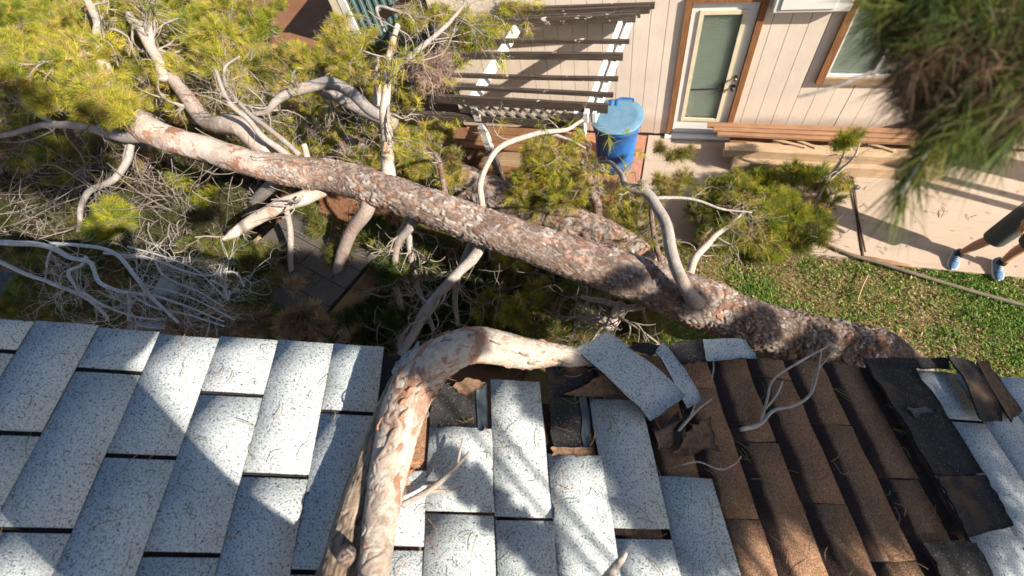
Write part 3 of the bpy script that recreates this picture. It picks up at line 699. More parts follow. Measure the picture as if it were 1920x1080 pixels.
# ------------------------------------------------------------------ blue bin
bn = empty('wheelie_bin', (-.42, 5.2, 0), 'blue plastic rubbish bin with a dusty pale lid by the wall', 'bin')
bcx, bcy = -.60, 5.42
def ring(z, w_, d_, back, n=40, sq=2.6):
    pts = []
    for i in range(n):
        th = 2 * math.pi * i / n; c_, s_ = math.cos(th), math.sin(th)
        e = 2 / sq
        x_ = abs(c_) ** e * math.copysign(1, c_) * w_ / 2; y_ = abs(s_) ** e * math.copysign(1, s_) * d_ / 2
        y_ = min(y_, back)
        pts.append((bcx + x_, bcy + y_, z))
    return pts
def loft(rings, cap0=True, cap1=True):
    m_ = MB(); n = len(rings[0]); fs = []
    vs = [v for r_ in rings for v in r_]
    for k in range(len(rings) - 1):
        for i in range(n):
            j = (i + 1) % n; fs.append((k * n + i, k * n + j, (k + 1) * n + j, (k + 1) * n + i))
    if cap0: fs.append(tuple(reversed(range(n))))
    if cap1: fs.append(tuple(range((len(rings) - 1) * n, len(rings) * n)))
    m_.add(vs, fs); return m_
prof = [(0, .48, .48), (.02, .52, .52), (.10, .54, .54), (.55, .60, .60), (.78, .63, .63), (.80, .68, .68), (.84, .69, .69), (.86, .66, .66)]
loft([ring(z, a_, d_, .9, sq=2.3) for z, a_, d_ in prof]).build('body', MAT['bin_blue'], bn, smooth=True)
lidr = [(.862, .72, .72), (.893, .73, .73), (.902, .71, .71), (.909, .56, .56), (.911, .54, .54), (.908, .50, .50), (.912, .30, .30), (.913, .10, .10)]
lid = loft([ring(z, a_, d_, .9, sq=2.25) for z, a_, d_ in lidr]).build('lid', MAT['bin_lid'], bn, smooth=True)
b = MB()
for dx in (-.13, -.05): b.box((bcx + dx, bcy + .19, .895), (bcx + dx + .03, bcy + .320, .925))
b.build('hinge', MAT['bin_blue'], bn, bevel=.006)
T = Tubes(); hp = [(bcx - .02, bcy + .30, .89), (bcx - .01, bcy + .350, .91), (bcx + .17, bcy + .345, .91), (bcx + .18, bcy + .27, .89)]
T.tube(catmull(hp, 22), [.014] * 22, 8); T.build('handle', MAT['bin_blue'], bn)
for sx in (-1, 1):
    T = Tubes(); T.tube([(bcx + sx * .2, bcy + .2, .09), (bcx + sx * .25, bcy + .2, .09)], [.09, .09], 18); T.build('wheel', MAT['dark_metal'], bn)
# hose along the lawn edge, rod in the joint
T = Tubes(); hz = [atz(1548, 458, .02), atz(1590, 476, .03), atz(1650, 493, .02), atz(1730, 518, .0), atz(1830, 548, -.01), atz(1925, 574, -.01), atz(2080, 620, -.01)]
P = catmull(hz, 60); T.tube(P, [.024] * 60, 8); tag(T.build('garden_hose', MAT['hose']), 'grey brown hose lying along the edge of the lawn beside the concrete', 'hose')
rod = empty('metal_rod', (2.6, 5.2, 0), 'thin rusty rod with a dark cap lying along the joint in the concrete', 'rod')
T = Tubes(); T.tube(catmull([(2.58, 5.6, .02), (2.60, 5.2, .015), (2.625, 4.7, .015), (2.65, 4.15, .02)], 20), [.010] * 20, 6); T.build('shaft', MAT['rust'], rod)
T = Tubes(); cp = atz(1603, 352, .03); T.tube([cp + [-.05, .0, 0], cp + [-.02, 0, .01], cp + [.02, 0, .01], cp + [.055, 0, 0]], [.02, .034, .034, .018], 9); T.build('cap', MAT['dark_metal'], rod)

# ================================================================== NEAR ROOF
nh = empty('house', roof(0, -1.5, -1.2), 'near house under the camera with torn white and brown shingle roof', 'house')
def slab(name, a0, a1, b0, b1, h0, h1, mat, parent, na=10):
    m_ = MB(); av = np.linspace(a0, a1, na + 1)
    for a in av:
        for (bb, hh) in ((b0, h0), (b1, h0), (b1, h1), (b0, h1)): m_.v.append(tuple(roof(a, bb, hh)))
    for i in range(na):
        for k in range(4): p0 = i * 4 + k; p1 = i * 4 + (k + 1) % 4; m_.f.append((p0, p0 + 4, p1 + 4, p1))
    m_.f += [(0, 1, 2, 3), (na * 4 + 3, na * 4 + 2, na * 4 + 1, na * 4)]
    return m_.build(name, mat, parent)
RA0, RA1 = -3.2, 3.4
def edge_b(a):                               # the rake edge, pushed in where the limb hit
    return .447 + .012 * math.sin(a * 3) - (.10 * math.exp(-((a - .12) / .16) ** 2)) + (.05 if a > 1.0 else .05 * max(0, (a - .3) / .7))
slab('roof_deck', RA0, -.06, -4.2, .40, -.045, -.016, MAT['plywood'], nh)
slab('roof_deck', -.058, .30, -4.2, .245, -.045, -.016, MAT['plywood'], nh, 3)
slab('roof_deck', .302, RA1, -4.2, .45, -.045, -.016, MAT['plywood'], nh)
slab('felt', RA0, -.08, -4.2, .425, -.014, -.010, MAT['felt'], nh)
slab('felt', -.078, .28, -4.2, .27, -.014, -.010, MAT['felt'], nh, 3)
slab('felt', .282, RA1, -4.2, .47, -.014, -.010, MAT['felt'], nh)
# gable wall and rake board below the roof edge
def wallquad(name, b, mat, top, th=.12, a0=RA0 + .1, a1=RA1 - .3, zb=-.1):
    m_ = MB(); n = 12
    for a in np.linspace(a0, a1, n + 1):
        p = roof(a, b, top); o_ = U * th
        m_.v += [(p[0], p[1], zb), tuple(p), tuple(p - o_), (p[0] - o_[0], p[1] - o_[1], zb)]
    for i in range(n):
        for k in range(4): q0_ = i * 4 + k; q1_ = i * 4 + (k + 1) % 4; m_.f.append((q0_, q0_ + 4, q1_ + 4, q1_))
    m_.f += [(0, 1, 2, 3), (n * 4 + 3, n * 4 + 2, n * 4 + 1, n * 4)]
    m_.build(name, mat, nh)
wallquad('gable_wall', .05, MAT['stucco'], -.05)
slab('rake_board', RA0, -.1, .385, .41, -.19, -.047, MAT['tan_board'], nh)
slab('rake_board', .32, RA1, .41, .435, -.19, -.047, MAT['tan_board'], nh)

def tab(a0, a1, b0, b1, h, mat, th=.005, tilt=.005, jit=.0015, na=2, nb=3, curl=0., poly=None, lift=0):
    """one shingle tab; the down-slope side (a1) stands proud by tilt"""
    V = []; UV = []; grid = {}
    top = []
    for j in range(nb + 1):
        for i in range(na + 1):
            s_, r_ = i / na, j / nb
            a = a0 + (a1 - a0) * s_; b_ = b0 + (b1 - b0) * r_
            if i in (0, na): a += random.uniform(-jit, jit)
            if j in (0, nb): b_ += random.uniform(-jit, jit)
            hh = h + tilt * s_ + curl * (s_ ** 2) * (1 - abs(2 * r_ - 1) * .4) + random.uniform(-.0006, .0006) + lift * r_ * r_
            top.append((a, b_, hh)); UV.append((s_, r_))
    n = len(top); V = [roof(*t_) for t_ in top] + [roof(t_[0], t_[1], t_[2] - th) for t_ in top]; UV = UV * 2
    Fq = []; mi = []
    for j in range(nb):
        for i in range(na):
            a = j * (na + 1) + i; Fq.append((a, a + 1, a + na + 2, a + na + 1)); mi.append(0)
            Fq.append((a + n, a + na + 1 + n, a + na + 2 + n, a + 1 + n)); mi.append(1)
    rim = [i for i in range(na)] + [na + j * (na + 1) for j in range(nb)] + [nb * (na + 1) + na - i for i in range(na)] + [(nb - j) * (na + 1) for j in range(nb)]
    for k in range(len(rim)):
        p, q = rim[k], rim[(k + 1) % len(rim)]; Fq.append((p, p + n, q + n, q)); mi.append(1)
    return mesh_np('shingle', np.array(V), np.array(Fq), [mat, MAT['tab_edge']], nh, uv=UV, mi=mi)
SP = .1245
# --- white field, left part (and beyond the frame)
offs = {0: .282, 1: .147, 2: .0065, 3: .172, 4: .040, 5: .205, 6: .068}     # slot position of each course, counted from the torn zone
a_edge = -.146
for k in range(0, 24):
    a1 = a_edge - SP * k; a0 = a1 - SP
    if k == 0: a0 = -.262
    if k == 1: a1, a0 = -.262, -.386
    if k >= 2: a1 = -.386 - .126 * (k - 2); a0 = a1 - .126
    if a1 < RA0: break
    off = offs.get(k, (.282 - .1645 * k) % .30)
    off = off % .30; cuts = [-.9] + [off + .30 * j for j in range(-3, 4)]
    eb = [c for c in cuts if c < edge_b(a1) - .012]
    lim = edge_b((a0 + a1) / 2) + random.uniform(-.004, .004)
    br = [c for c in [off + .30 * j for j in range(-4, 4)] if -1.0 < c < lim - .01]
    prev = -4.1
    for c in br + [lim + .005]:
        b0_ = prev + .0045 if prev > -4 else -1.0; b1_ = c - .0045 if c < lim else lim
        if b1_ - b0_ > .01 and b1_ > -.9:
            tab(a0 + .0002, a1 - .0002, b0_, b1_, -.003, MAT['white_granule'], th=.0018, tilt=.0009, curl=random.choice([0, 0, .0006]), jit=.0005)
        prev = c
slab('lower_roof_cover', RA0, -.15, -4.15, -1.005, -.008, .0, MAT['white_granule'], nh)
slab('lower_roof_cover', -.148, RA1, -4.15, -1.005, -.008, .0, MAT['white_granule'], nh)
# --- torn zone: brown layer on the bottom, white overlay above
br_h = -.009
def brown(a0, a1, cuts, h=br_h, lo=-.95, hi=None):
    hi = edge_b((a0 + a1) / 2) + .005 if hi is None else hi
    cs = [lo] + sorted(c for c in cuts if lo < c < hi - .01) + [hi]
    for p, q in zip(cs, cs[1:]):
        tab(a0 + .0004, a1 - .0006, p + .0016, q - .0016, h, MAT['brown_granule'], th=.0024, tilt=.0012, curl=0, jit=.003, nb=5)
ka = -.12; k = 0
while ka < 1.20:
    a0, a1 = ka, ka + .1165
    hi = None
    if a0 < .30: hi = edge_b((a0 + a1) / 2) - .06 - .03 * (k % 2)
    o_ = [.427, .30, .175, .052, .245, .12, .40, .27, .135, .02, .2, .33][k % 12]
    cuts = [o_ + .305 * j for j in range(-5, 3)]
    brown(a0, a1, cuts, hi=hi); ka = a1; k += 1
# white overlay courses of the torn zone: (a0, a1, [(b0, b1), ...])
EB = .40
white = [
    (-.148, -.03, [(-1.0, -.6), (-.59, -.30), (-.29, .02), (.03, .165)]),
    (-.03, .107, [(-1.0, -.52), (-.51, -.22), (-.213, .085), (.093, .262)]),
    (.108, .226, [(-1.0, -.52), (-.51, -.225), (-.217, .078), (.088, .378)]),
    (.228, .352, [(-1.0, -.36), (-.352, -.06), (-.053, .214)]),
    (.345, .475, [(-1.0, -.55), (-.54, -.245), (-.237, .048), (.072, .348)]),
    (.476, .604, [(-1.0, -.40), (-.392, -.10), (-.092, .176)]),
]
for a0, a1, segs in white:
    for b0_, b1_ in segs: tab(a0 + .0003, a1 - .0004, b0_ - .0015, b1_ + .0015, random.uniform(.0, .002), MAT['white_granule'], th=.0026, tilt=.002, curl=random.choice([0, 0, .0015]), jit=.0016, nb=4)
# loose torn tabs: corner points in the picture and heights over the deck
def sheet(label, corners, mat, th=.005, bow=.0, nu=6, nv=4, seed=0, under=None, group='torn shingle pieces', name='torn_shingle', rough=.002):
    rg = np.random.default_rng(seed)
    W = [onroof(px, py, h) for px, py, h in corners]          # order: along the long side, then back
    top = []; UV = []
    for j in range(nv + 1):
        for i in range(nu + 1):
            s_, r_ = i / nu, j / nv
            p = (W[0] * (1 - s_) + W[1] * s_) * (1 - r_) + (W[3] * (1 - s_) + W[2] * s_) * r_
            p = p + NR * (bow * math.sin(math.pi * s_) + rg.uniform(-.0008, .0008))
            if i in (0, nu) or j in (0, nv): p = p + rg.normal(size=3) * rough * np.array([1, 1, .2])
            top.append(p); UV.append((r_, s_))
    n = len(top); V = top + [p - NR * th for p in top]; Fq = []; mi = []
    for j in range(nv):
        for i in range(nu):
            a = j * (nu + 1) + i; Fq.append((a, a + 1, a + nu + 2, a + nu + 1)); mi.append(0)
            Fq.append((a + n, a + nu + 1 + n, a + nu + 2 + n, a + 1 + n)); mi.append(1)
    rim = [i for i in range(nu)] + [nu + j * (nu + 1) for j in range(nv)] + [nv * (nu + 1) + nu - i for i in range(nu)] + [(nv - j) * (nu + 1) for j in range(nv)]
    for k_ in range(len(rim)):
        p, q = rim[k_], rim[(k_ + 1) % len(rim)]; Fq.append((p, q, q + n, p + n)); mi.append(1)
    o = mesh_np(name, np.array(V), np.array(Fq), [MAT[mat], MAT[under or 'bitumen']], None, uv=UV * 2, mi=mi)
    tag(o, label, 'shingle', group); return o
sheet('large torn white shingle lying skewed over the roof edge', [(1078, 655, .030), (1222, 790, .030), (1287, 742, .034), (1140, 622, .050)], 'white_granule', bow=.012, seed=1)
sheet('narrow torn white shingle bent up beside the large skewed one', [(1226, 655, .022), (1287, 768, .018), (1318, 752, .016), (1246, 642, .034)], 'white_granule', bow=.012, seed=2)
sheet('dark curled shingle end at the roof edge left of the white tip', [(1182, 652, .02), (1225, 668, .02), (1240, 646, .03), (1190, 640, .03)], 'bitumen', seed=3)
sheet('dark half of a bent shingle curling over the roof edge', [(1256, 642, .028), (1320, 636, .034), (1326, 677, .022), (1275, 684, .018)], 'bitumen', bow=.006, seed=4)
sheet('white tipped half of the bent shingle at the roof edge', [(1319, 636, .036), (1396, 634, .036), (1420, 671, .026), (1324, 677, .024)], 'white_granule', bow=.004, seed=5)
sheet('ragged white shingle lifted at the left of the fallen limb', [(742, 672, .035), (790, 640, .05), (765, 676, .045), (738, 705, .02)], 'white_granule', seed=6, rough=.004)
# exposed bitumen patches inside the holes
sheet('dark bitumen patch exposed in the hole right of the limb', [(812, 720, .002), (914, 716, .002), (917, 806, .002), (806, 800, .002)], 'bitumen', th=.003, seed=7, nu=4)
sheet('dark bitumen patch exposed in the hole between white tabs', [(1030, 742, .002), (1100, 742, .002), (1108, 838, .002), (1036, 838, .002)], 'bitumen', th=.003, seed=8, nu=4)
sheet('dark bitumen patch exposed under the skewed white shingle', [(1024, 690, .006), (1078, 660, .006), (1150, 740, .004), (1028, 742, .004)], 'bitumen', th=.003, seed=18, nu=4)
sheet('blue black adhesive strip at the right of the limb hole', [(893, 722, .006), (912, 721, .006), (915, 804, .006), (896, 806, .006)], 'blue_adhesive', th=.002, seed=9, under='blue_adhesive')
sheet('blue black adhesive strip inside the middle hole', [(1086, 744, .006), (1102, 744, .006), (1110, 838, .006), (1096, 838, .006)], 'blue_adhesive', th=.002, seed=10, under='blue_adhesive')
sheet('brown dusty shingle corner below the bend of the limb', [(846, 726, .012), (880, 707, .018), (912, 718, .012), (880, 745, .010)], 'dust_brown', seed=11)
sheet('brown dusty scrap showing above the middle tab', [(1034, 838, .005), (1108, 838, .005), (1112, 852, .004), (1036, 853, .004)], 'dust_brown', th=.003, seed=12)
sheet('brown dusty scrap under the skewed white shingle', [(1060, 742, .012), (1140, 700, .014), (1158, 742, .010), (1100, 744, .009)], 'dust_brown', seed=13)
sheet('broken brown shingle beside the split in the roof', [(1225, 800, .012), (1272, 772, .02), (1290, 815, .02), (1235, 845, .01)], 'brown_granule', seed=14, rough=.004)
sheet('broken brown shingle right of the split in the roof', [(1296, 800, .014), (1330, 784, .010), (1345, 845, .010), (1262, 852, .008)], 'dust_brown', seed=15, rough=.004)
sheet('black split opened in the brown shingles', [(1270, 800, .0225), (1283, 778, .0225), (1280, 825, .0225), (1262, 838, .0225)], 'felt', th=.002, seed=16, rough=.003, under='felt')
# right side: flipped black strips and the white field beyond
ka = 1.205
for k in range(18):
    a0, a1 = ka, ka + .126
    if a1 > RA1: break
    lim = edge_b(a1) + .01
    off = (.215 - .165 * k) % .305
    br = [c for c in [off + .305 * j for j in range(-5, 4)] if -1.0 < c < lim - .02]
    prev = -1.0
    for c in br + [lim]:
        if c - prev > .02: tab(a0 + .0005, a1 - .001, prev + .004, c - (.004 if c < lim else 0), -.001, MAT['white_granule'], th=.003, tilt=.003, curl=.001, jit=.001, nb=4)
        prev = c
    ka = a1
sheet('black flipped shingle strip lying at the border of brown and white shingles', [(1626, 684, .020), (1756, 890, .018), (1846, 888, .022), (1716, 688, .024)], 'bitumen', bow=.004, seed=20, nu=8)
sheet('second black flipped shingle strip nearer the camera', [(1756, 892, .020), (1815, 1008, .020), (1902, 986, .024), (1846, 891, .024)], 'bitumen', bow=.004, seed=21, nu=8)
sheet('third black flipped shingle strip cut by the lower right corner', [(1732, 1016, .016), (1790, 1130, .016), (1880, 1130, .016), (1832, 1014, .016)], 'bitumen', bow=.004, seed=22, nu=8)
sheet('dark flap standing up on the white shingles at the right', [(1778, 666, .040), (1838, 786, .030), (1882, 790, .022), (1826, 676, .030)], 'bitumen', bow=.01, seed=23)
sheet('dark dusty strip lying right of the standing flap', [(1832, 678, .016), (1896, 790, .014), (1918, 770, .014), (1850, 676, .016)], 'dust_brown', seed=24)
sheet('dark scuffed strip along the broken roof edge at the right', [(1620, 670, .010), (1626, 686, .012), (1728, 690, .014), (1716, 672, .012)], 'bitumen', seed=25)
sheet('dark granule strip under the rake edge between the two white tips', [(1716, 672, .010), (1728, 690, .012), (1782, 692, .012), (1778, 672, .012)], 'bitumen', seed=26)
sheet('pale scuff of torn fibres on the black strip', [(1700, 765, .0285), (1712, 776, .0285), (1768, 772, .0285), (1745, 762, .0285)], 'blue_adhesive', th=.001, seed=27, rough=.005, under='dust_brown')

# ================================================================== FALLEN PINE
pine = empty('fallen_pine', atz(1680, 668, 0), 'huge fallen pine with flaky pinkish bark lying across the yard', 'tree')
TP = [(1700, 790, .0, 150), (1690, 730, .35, 120), (1652, 668, .72, 88), (1580, 648, .98, 82), (1490, 630, 1.2, 86), (1390, 600, 1.4, 90), (1300, 563, 1.55, 90), (1160, 512, 1.72, 84), (1000, 458, 1.88, 74), (865, 410, 2.0, 68), (730, 362, 2.1, 66), (625, 331, 2.16, 59), (545, 320, 2.24, 55), (470, 306, 2.32, 50), (390, 281, 2.4, 46), (290, 250, 2.48, 50), (215, 200, 2.54, 46), (130, 145, 2.58, 36), (-60, 60, 2.6, 24)]
W = np.array([atz(px, py, z) for px, py, z, _ in TP]); R = np.array([wd * depth(p) / F / 2 for p, (_, _, _, wd) in zip(W, TP)])
n = 260; TRP = catmull(W, n); TRR = np.interp(np.linspace(0, len(TP) - 1, n), np.arange(len(TP)), R)
BP = [(.38, .325, .30), (.42, .335, .29), (.36, .25, .20), (.28, .165, .12), (.46, .41, .38), (.22, .17, .145)]
SP2 = [(.55, .46, .40), (.50, .37, .30), (.36, .20, .14), (.42, .25, .175), (.60, .53, .47)]
trunk = plated('trunk', TRP, TRR, pine, 1000, 170, (.046, .066), .013, BP, (6, 4, 4, 3, 2, 3), seed=40, lump=.07, smooth_from=.66, cell2=(.16, .26), pal2=SP2, wts2=(5, 4, 3, 3, 3), base_to=.32, base_mul=.55)
# bark flakes standing proud of the trunk
def flakes(name, P, R, parent, count, mats, size=(.02, .055), rg=np.random.default_rng(8), lo=0, hi=1., lift=.5):
    T_, A_, B_ = frames(P); V = []; Fq = []; mi = []
    for q in range(count):
        i = int(rg.uniform(lo, hi) * (len(P) - 1)); th = rg.uniform(0, 6.283)
        out = A_[i] * math.cos(th) + B_[i] * math.sin(th); tan = np.cross(out, T_[i])
        c = P[i] + out * (R[i] * 1.02 - .004); L = rg.uniform(*size); Wd = L * rg.uniform(.5, .9)
        ang = rg.normal() * .5; ax = T_[i] * math.cos(ang) + tan * math.sin(ang); bx_ = np.cross(out, ax)
        tl = rg.uniform(0, lift) * L
        o_ = len(V); ph = rg.uniform(.6, 1.3, 6)
        for k in range(6):
            u_, v_ = math.cos(k * 1.047) * ph[k], math.sin(k * 1.047) * ph[k]
            V.append(c + ax * L * u_ + bx_ * Wd * v_ + out * (tl * (u_ + 1) * .5 - .07 * L * v_ * v_))
        V.append(c + out * (tl * .5 + .03 * L)); 
        for k in range(6): Fq.append((o_ + k, o_ + (k + 1) % 6, o_ + 6))
        mi += [int(rg.integers(0, len(mats)))] * 6
    o = mesh_np(name, np.array(V), np.array(Fq), [MAT[m_] for m_ in mats], parent, 'stuff', mi=mi); return o
MAT['flake_grey'] = simple('flake_grey', (.40, .345, .325), .9, .25, 30)
MAT['flake_pink'] = simple('flake_pink', (.36, .26, .215), .9, .3, 30)
MAT['flake_rust'] = simple('flake_rust', (.31, .165, .11), .9, .4, 30)
MAT['flake_dark'] = simple('flake_dark', (.20, .155, .135), .9, .4, 30)
flakes('bark_flakes', TRP, TRR, trunk, 900, ['flake_grey', 'flake_pink', 'flake_grey', 'flake_rust', 'flake_dark'], size=(.010, .034), lo=.05, hi=.64, lift=.35)

def branch(pts, mat, twn=0, twl=.5, ndl=None, seed=0, sides=10, lump=.04, parent=None, wob=.25, level=2, pal='mixed', per=34, tw_mat='twig', nlen=.11, from_=.25):
    pts = [(a_, b_, c_, d_ * .88) for a_, b_, c_, d_ in pts]
    o, P, Rr = limb('branch', pts, mat, parent or pine, sides, 9, lump, 12, seed + 2, wob)
    if twn:
        rg = np.random.default_rng(seed + 100); T = Tubes(); ends = []
        for _ in range(twn):
            i = int(rg.uniform(from_, 1) * (len(P) - 1)); i = max(i, 1); d = P[i] - P[i - 1]; d /= np.linalg.norm(d)
            twig_spray(T, P[i], d * .8 + rg.normal(size=3) * .7, twl * rg.uniform(.6, 1.2), max(.004, Rr[i] * .32), level, .2, .02, ends, rg)
        T.build('twigs', MAT[tw_mat], o, 'stuff')
        if ndl:
            sel = rg.permutation(len(ends))[:int(len(ends) * ndl)]
            if len(sel): needles('needles', [ends[k_][0] for k_ in sel], [ends[k_][1] for k_ in sel], pal, o, per=per, length=nlen, rg=rg)
    return o
# --- limbs below and in front of the trunk
branch([(694, 358, 2.12, 36), (684, 395, 1.98, 32), (664, 434, 1.76, 28), (645, 482, 1.45, 26), (634, 545, 1.1, 23), (620, 615, .55, 22), (606, 660, .3, 18)], 'bark', 5, .5, .4, 1, pal='olive', wob=.08, lump=.04)
branch([(634, 337, 2.04, 26), (604, 352, 2.02, 32), (572, 364, 2.04, 33), (530, 380, 2.08, 31), (480, 408, 2.02, 28), (436, 438, 1.98, 20), (418, 450, 1.96, 8)], 'bark_smooth', 3, .4, 0, 2, wob=.06, lump=.05)
branch([(535, 330, 2.1, 26), (505, 345, 1.9, 26), (480, 380, 1.5, 24), (466, 425, 1.1, 18)], 'grey_branch', 3, .4, 0, 3)
branch([(530, 385, 1.9, 12), (540, 450, 1.6, 13), (545, 500, 1.35, 12), (556, 560, 1.0, 9)], 'grey_branch', 4, .3, 0, 4)
branch([(915, 428, 1.92, 26), (897, 458, 1.80, 25), (862, 512, 1.72, 22), (822, 552, 1.65, 22), (800, 580, 1.6, 22), (778, 620, 1.5, 20), (752, 668, 1.4, 17)], 'grey_branch', 5, .4, 0, 5, lump=.2)
branch([(900, 425, 1.9, 20), (885, 460, 1.7, 16), (862, 515, 1.4, 13), (852, 570, 1.0, 12), (858, 610, .7, 8)], 'grey_branch', 4, .4, 0, 6)
branch([(790, 382, 2.02, 26), (775, 420, 1.8, 22), (752, 452, 1.55, 16), (744, 500, 1.2, 13), (748, 580, .8, 15), (752, 655, .5, 12)], 'grey_branch', 8, .5, .15, 7, pal='olive')
branch([(772, 378, 2.0, 20), (762, 424, 1.7, 18), (738, 470, 1.3, 18), (722, 530, .9, 14), (706, 590, .5, 12)], 'grey_branch', 7, .5, .15, 8, pal='olive')
branch([(780, 380, 2.0, 18), (770, 420, 1.7, 14), (770, 470, 1.4, 13), (782, 540, .9, 11), (812, 620, .5, 9)], 'grey_branch', 8, .5, 0, 9)
branch([(1250, 560, 1.4, 16), (1190, 577, 1.35, 15), (1140, 566, 1.32, 14), (1090, 556, 1.3, 9)], 'pale_branch', 6, .35, 0, 10)
branch([(1162, 566, 1.3, 26), (1148, 592, 1.3, 26), (1130, 616, 1.3, 22), (1110, 590, 1.32, 10)], 'pale_branch', 9, .5, 0, 11)
branch([(1205, 575, 1.2, 7), (1212, 600, 1.0, 7), (1220, 622, .9, 6)], 'stripped_wood', 0, 0, 0, 12)
# --- limbs above and behind the trunk
branch([(735, 345, 2.15, 32), (730, 300, 2.3, 28), (727, 240, 2.55, 24), (722, 180, 2.8, 20), (716, 120, 3.0, 15), (745, 45, 3.25, 11)], 'pale_branch', 6, .45, .3, 13, pal='yellow', from_=.5)
branch([(706, 200, 2.6, 16), (707, 150, 2.75, 17), (704, 108, 2.9, 16)], 'bark_smooth', 0, 0, 0, 14)
branch([(724, 150, 2.85, 13), (765, 108, 2.95, 13), (815, 60, 3.05, 10), (850, 25, 3.1, 8), (885, -10, 3.15, 6)], 'grey_branch', 16, .55, .25, 15, pal='yellow', from_=.2)
branch([(722, 60, 3.1, 5), (706, 20, 3.15, 7), (730, 18, 3.15, 6), (765, 28, 3.1, 5), (785, 60, 3.05, 4)], 'grey_branch', 8, .35, 0, 16)
branch([(740, 235, 2.0, 20), (705, 205, 2.15, 23), (665, 168, 2.25, 24), (615, 152, 2.3, 25), (560, 162, 2.3, 24), (525, 185, 2.25, 17), (500, 210, 2.15, 12), (470, 222, 2.1, 8)], 'grey_branch', 10, .5, .1, 17, from_=.55)
branch([(740, 240, 1.7, 30), (690, 210, 1.85, 26), (640, 185, 1.9, 24), (610, 178, 1.9, 18)], 'grey_branch', 3, .4, 0, 18)
branch([(500, 285, 2.2, 46), (450, 252, 2.25, 44), (400, 238, 2.2, 40), (362, 218, 2.15, 34), (335, 175, 2.15, 26), (315, 135, 2.15, 18), (300, 90, 2.1, 10)], 'bark_smooth', 8, .5, .4, 19, pal='yellow', from_=.4)
branch([(545, 295, 2.2, 16), (500, 260, 2.4, 13), (465, 222, 2.55, 11), (430, 185, 2.7, 10), (405, 130, 2.85, 7)], 'grey_branch', 6, .35, 0, 20)
branch([(560, 290, 2.2, 12), (520, 255, 2.3, 11), (470, 215, 2.4, 9), (430, 165, 2.5, 7), (424, 125, 2.55, 6), (450, 105, 2.6, 4)], 'grey_branch', 8, .35, 0, 21)
branch([(205, 185, 2.5, 30), (193, 95, 2.7, 24), (182, 45, 2.85, 20), (160, -5, 3.0, 14)], 'pale_branch', 8, .6, .5, 22, pal='fresh')
branch([(310, 150, 2.3, 20), (298, 108, 2.4, 22), (272, 65, 2.5, 22), (248, 35, 2.6, 16), (225, 0, 2.6, 8)], 'pale_branch', 8, .6, .3, 23, pal='fresh')
branch([(290, 85, 2.45, 12), (282, 50, 2.6, 11), (277, 0, 2.75, 9)], 'pale_branch', 6, .5, 0, 24)
branch([(300, 262, 2.46, 26), (240, 256, 2.44, 24), (180, 243, 2.4, 20), (120, 230, 2.35, 17), (70, 232, 2.3, 14), (0, 252, 2.25, 11), (-40, 262, 2.2, 8)], 'grey_branch', 14, .7, .1, 25)
branch([(252, 258, 2.35, 12), (244, 300, 2.2, 15), (215, 338, 2.1, 14), (170, 362, 2.0, 13), (150, 392, 1.9, 11), (147, 435, 1.8, 8)], 'grey_branch', 6, .5, .1, 26)
branch([(110, 232, 2.3, 10), (60, 205, 2.3, 9), (20, 180, 2.3, 8), (-30, 165, 2.3, 6)], 'grey_branch', 10, .7, .1, 27)
branch([(903, 392, 2.0, 14), (902, 352, 2.15, 13), (920, 308, 2.3, 12), (952, 272, 2.38, 12), (1000, 252, 2.4, 11), (1055, 240, 2.38, 9), (1092, 226, 2.35, 7)], 'pale_branch', 4, .35, .2, 28, pal='yellow', from_=.5)
branch([(952, 270, 2.36, 9), (1010, 252, 2.34, 8), (1060, 258, 2.25, 6), (1098, 278, 2.15, 4)], 'grey_branch', 3, .25, .2, 29)
branch([(836, 386, 2.0, 14), (826, 340, 2.2, 13), (815, 300, 2.35, 10), (800, 278, 2.4, 7)], 'bark_dark', 4, .25, 0, 30)
branch([(1318, 570, 1.5, 36), (1292, 552, 1.76, 31), (1271, 525, 1.92, 27), (1257, 480, 2.0, 25), (1250, 430, 2.05, 24), (1236, 388, 2.1, 22), (1218, 367, 2.1, 20), (1190, 362, 2.08, 14), (1172, 340, 2.06, 11), (1148, 312, 2.0, 8), (1128, 304, 1.95, 6)], 'grey_branch', 5, .3, .15, 31, sides=16, from_=.55, pal='yellow')
branch([(1222, 370, 2.0, 10), (1222, 420, 1.7, 11), (1232, 470, 1.5, 12), (1240, 505, 1.4, 11)], 'bark_dark', 4, .35, .3, 32)
branch([(1228, 372, 2.0, 8), (1290, 372, 1.9, 6), (1350, 392, 1.8, 5), (1410, 398, 1.75, 3)], 'grey_branch', 7, .4, .2, 33)
branch([(570, 270, 2.0, 12), (580, 300, 1.8, 14), (600, 320, 1.6, 14)], 'pale_branch', 0, 0, 0, 34)

# --- second stem lying on the ground behind the first
stem = empty('fallen_pine', atz(1235, 510, 0), 'second lower pine stem on the ground behind the main trunk, half in shade', 'tree')
o, P2, R2 = limb('trunk', [(1262, 545, .25, 62), (1215, 498, .32, 60), (1150, 452, .40, 62), (1060, 415, .48, 66), (960, 378, .55, 66), (870, 345, .62, 64), (770, 318, .7, 60), (660, 285, .8, 54), (540, 240, .9, 46), (420, 190, 1.0, 40)], 'bark_dark', stem, 28, 16, .12, 6, 41)
stem_old = o; o = plated('trunk', P2, R2, stem, 420, 90, (.06, .09), .014, BP, (5, 3, 4, 2, 2, 3), seed=44, lump=.07, base_to=-1.); bpy.data.objects.remove(stem_old)
flakes('bark_flakes', P2, R2, o, 500, ['flake_grey', 'flake_pink', 'flake_dark'], lo=.02, hi=.6, lift=.35)
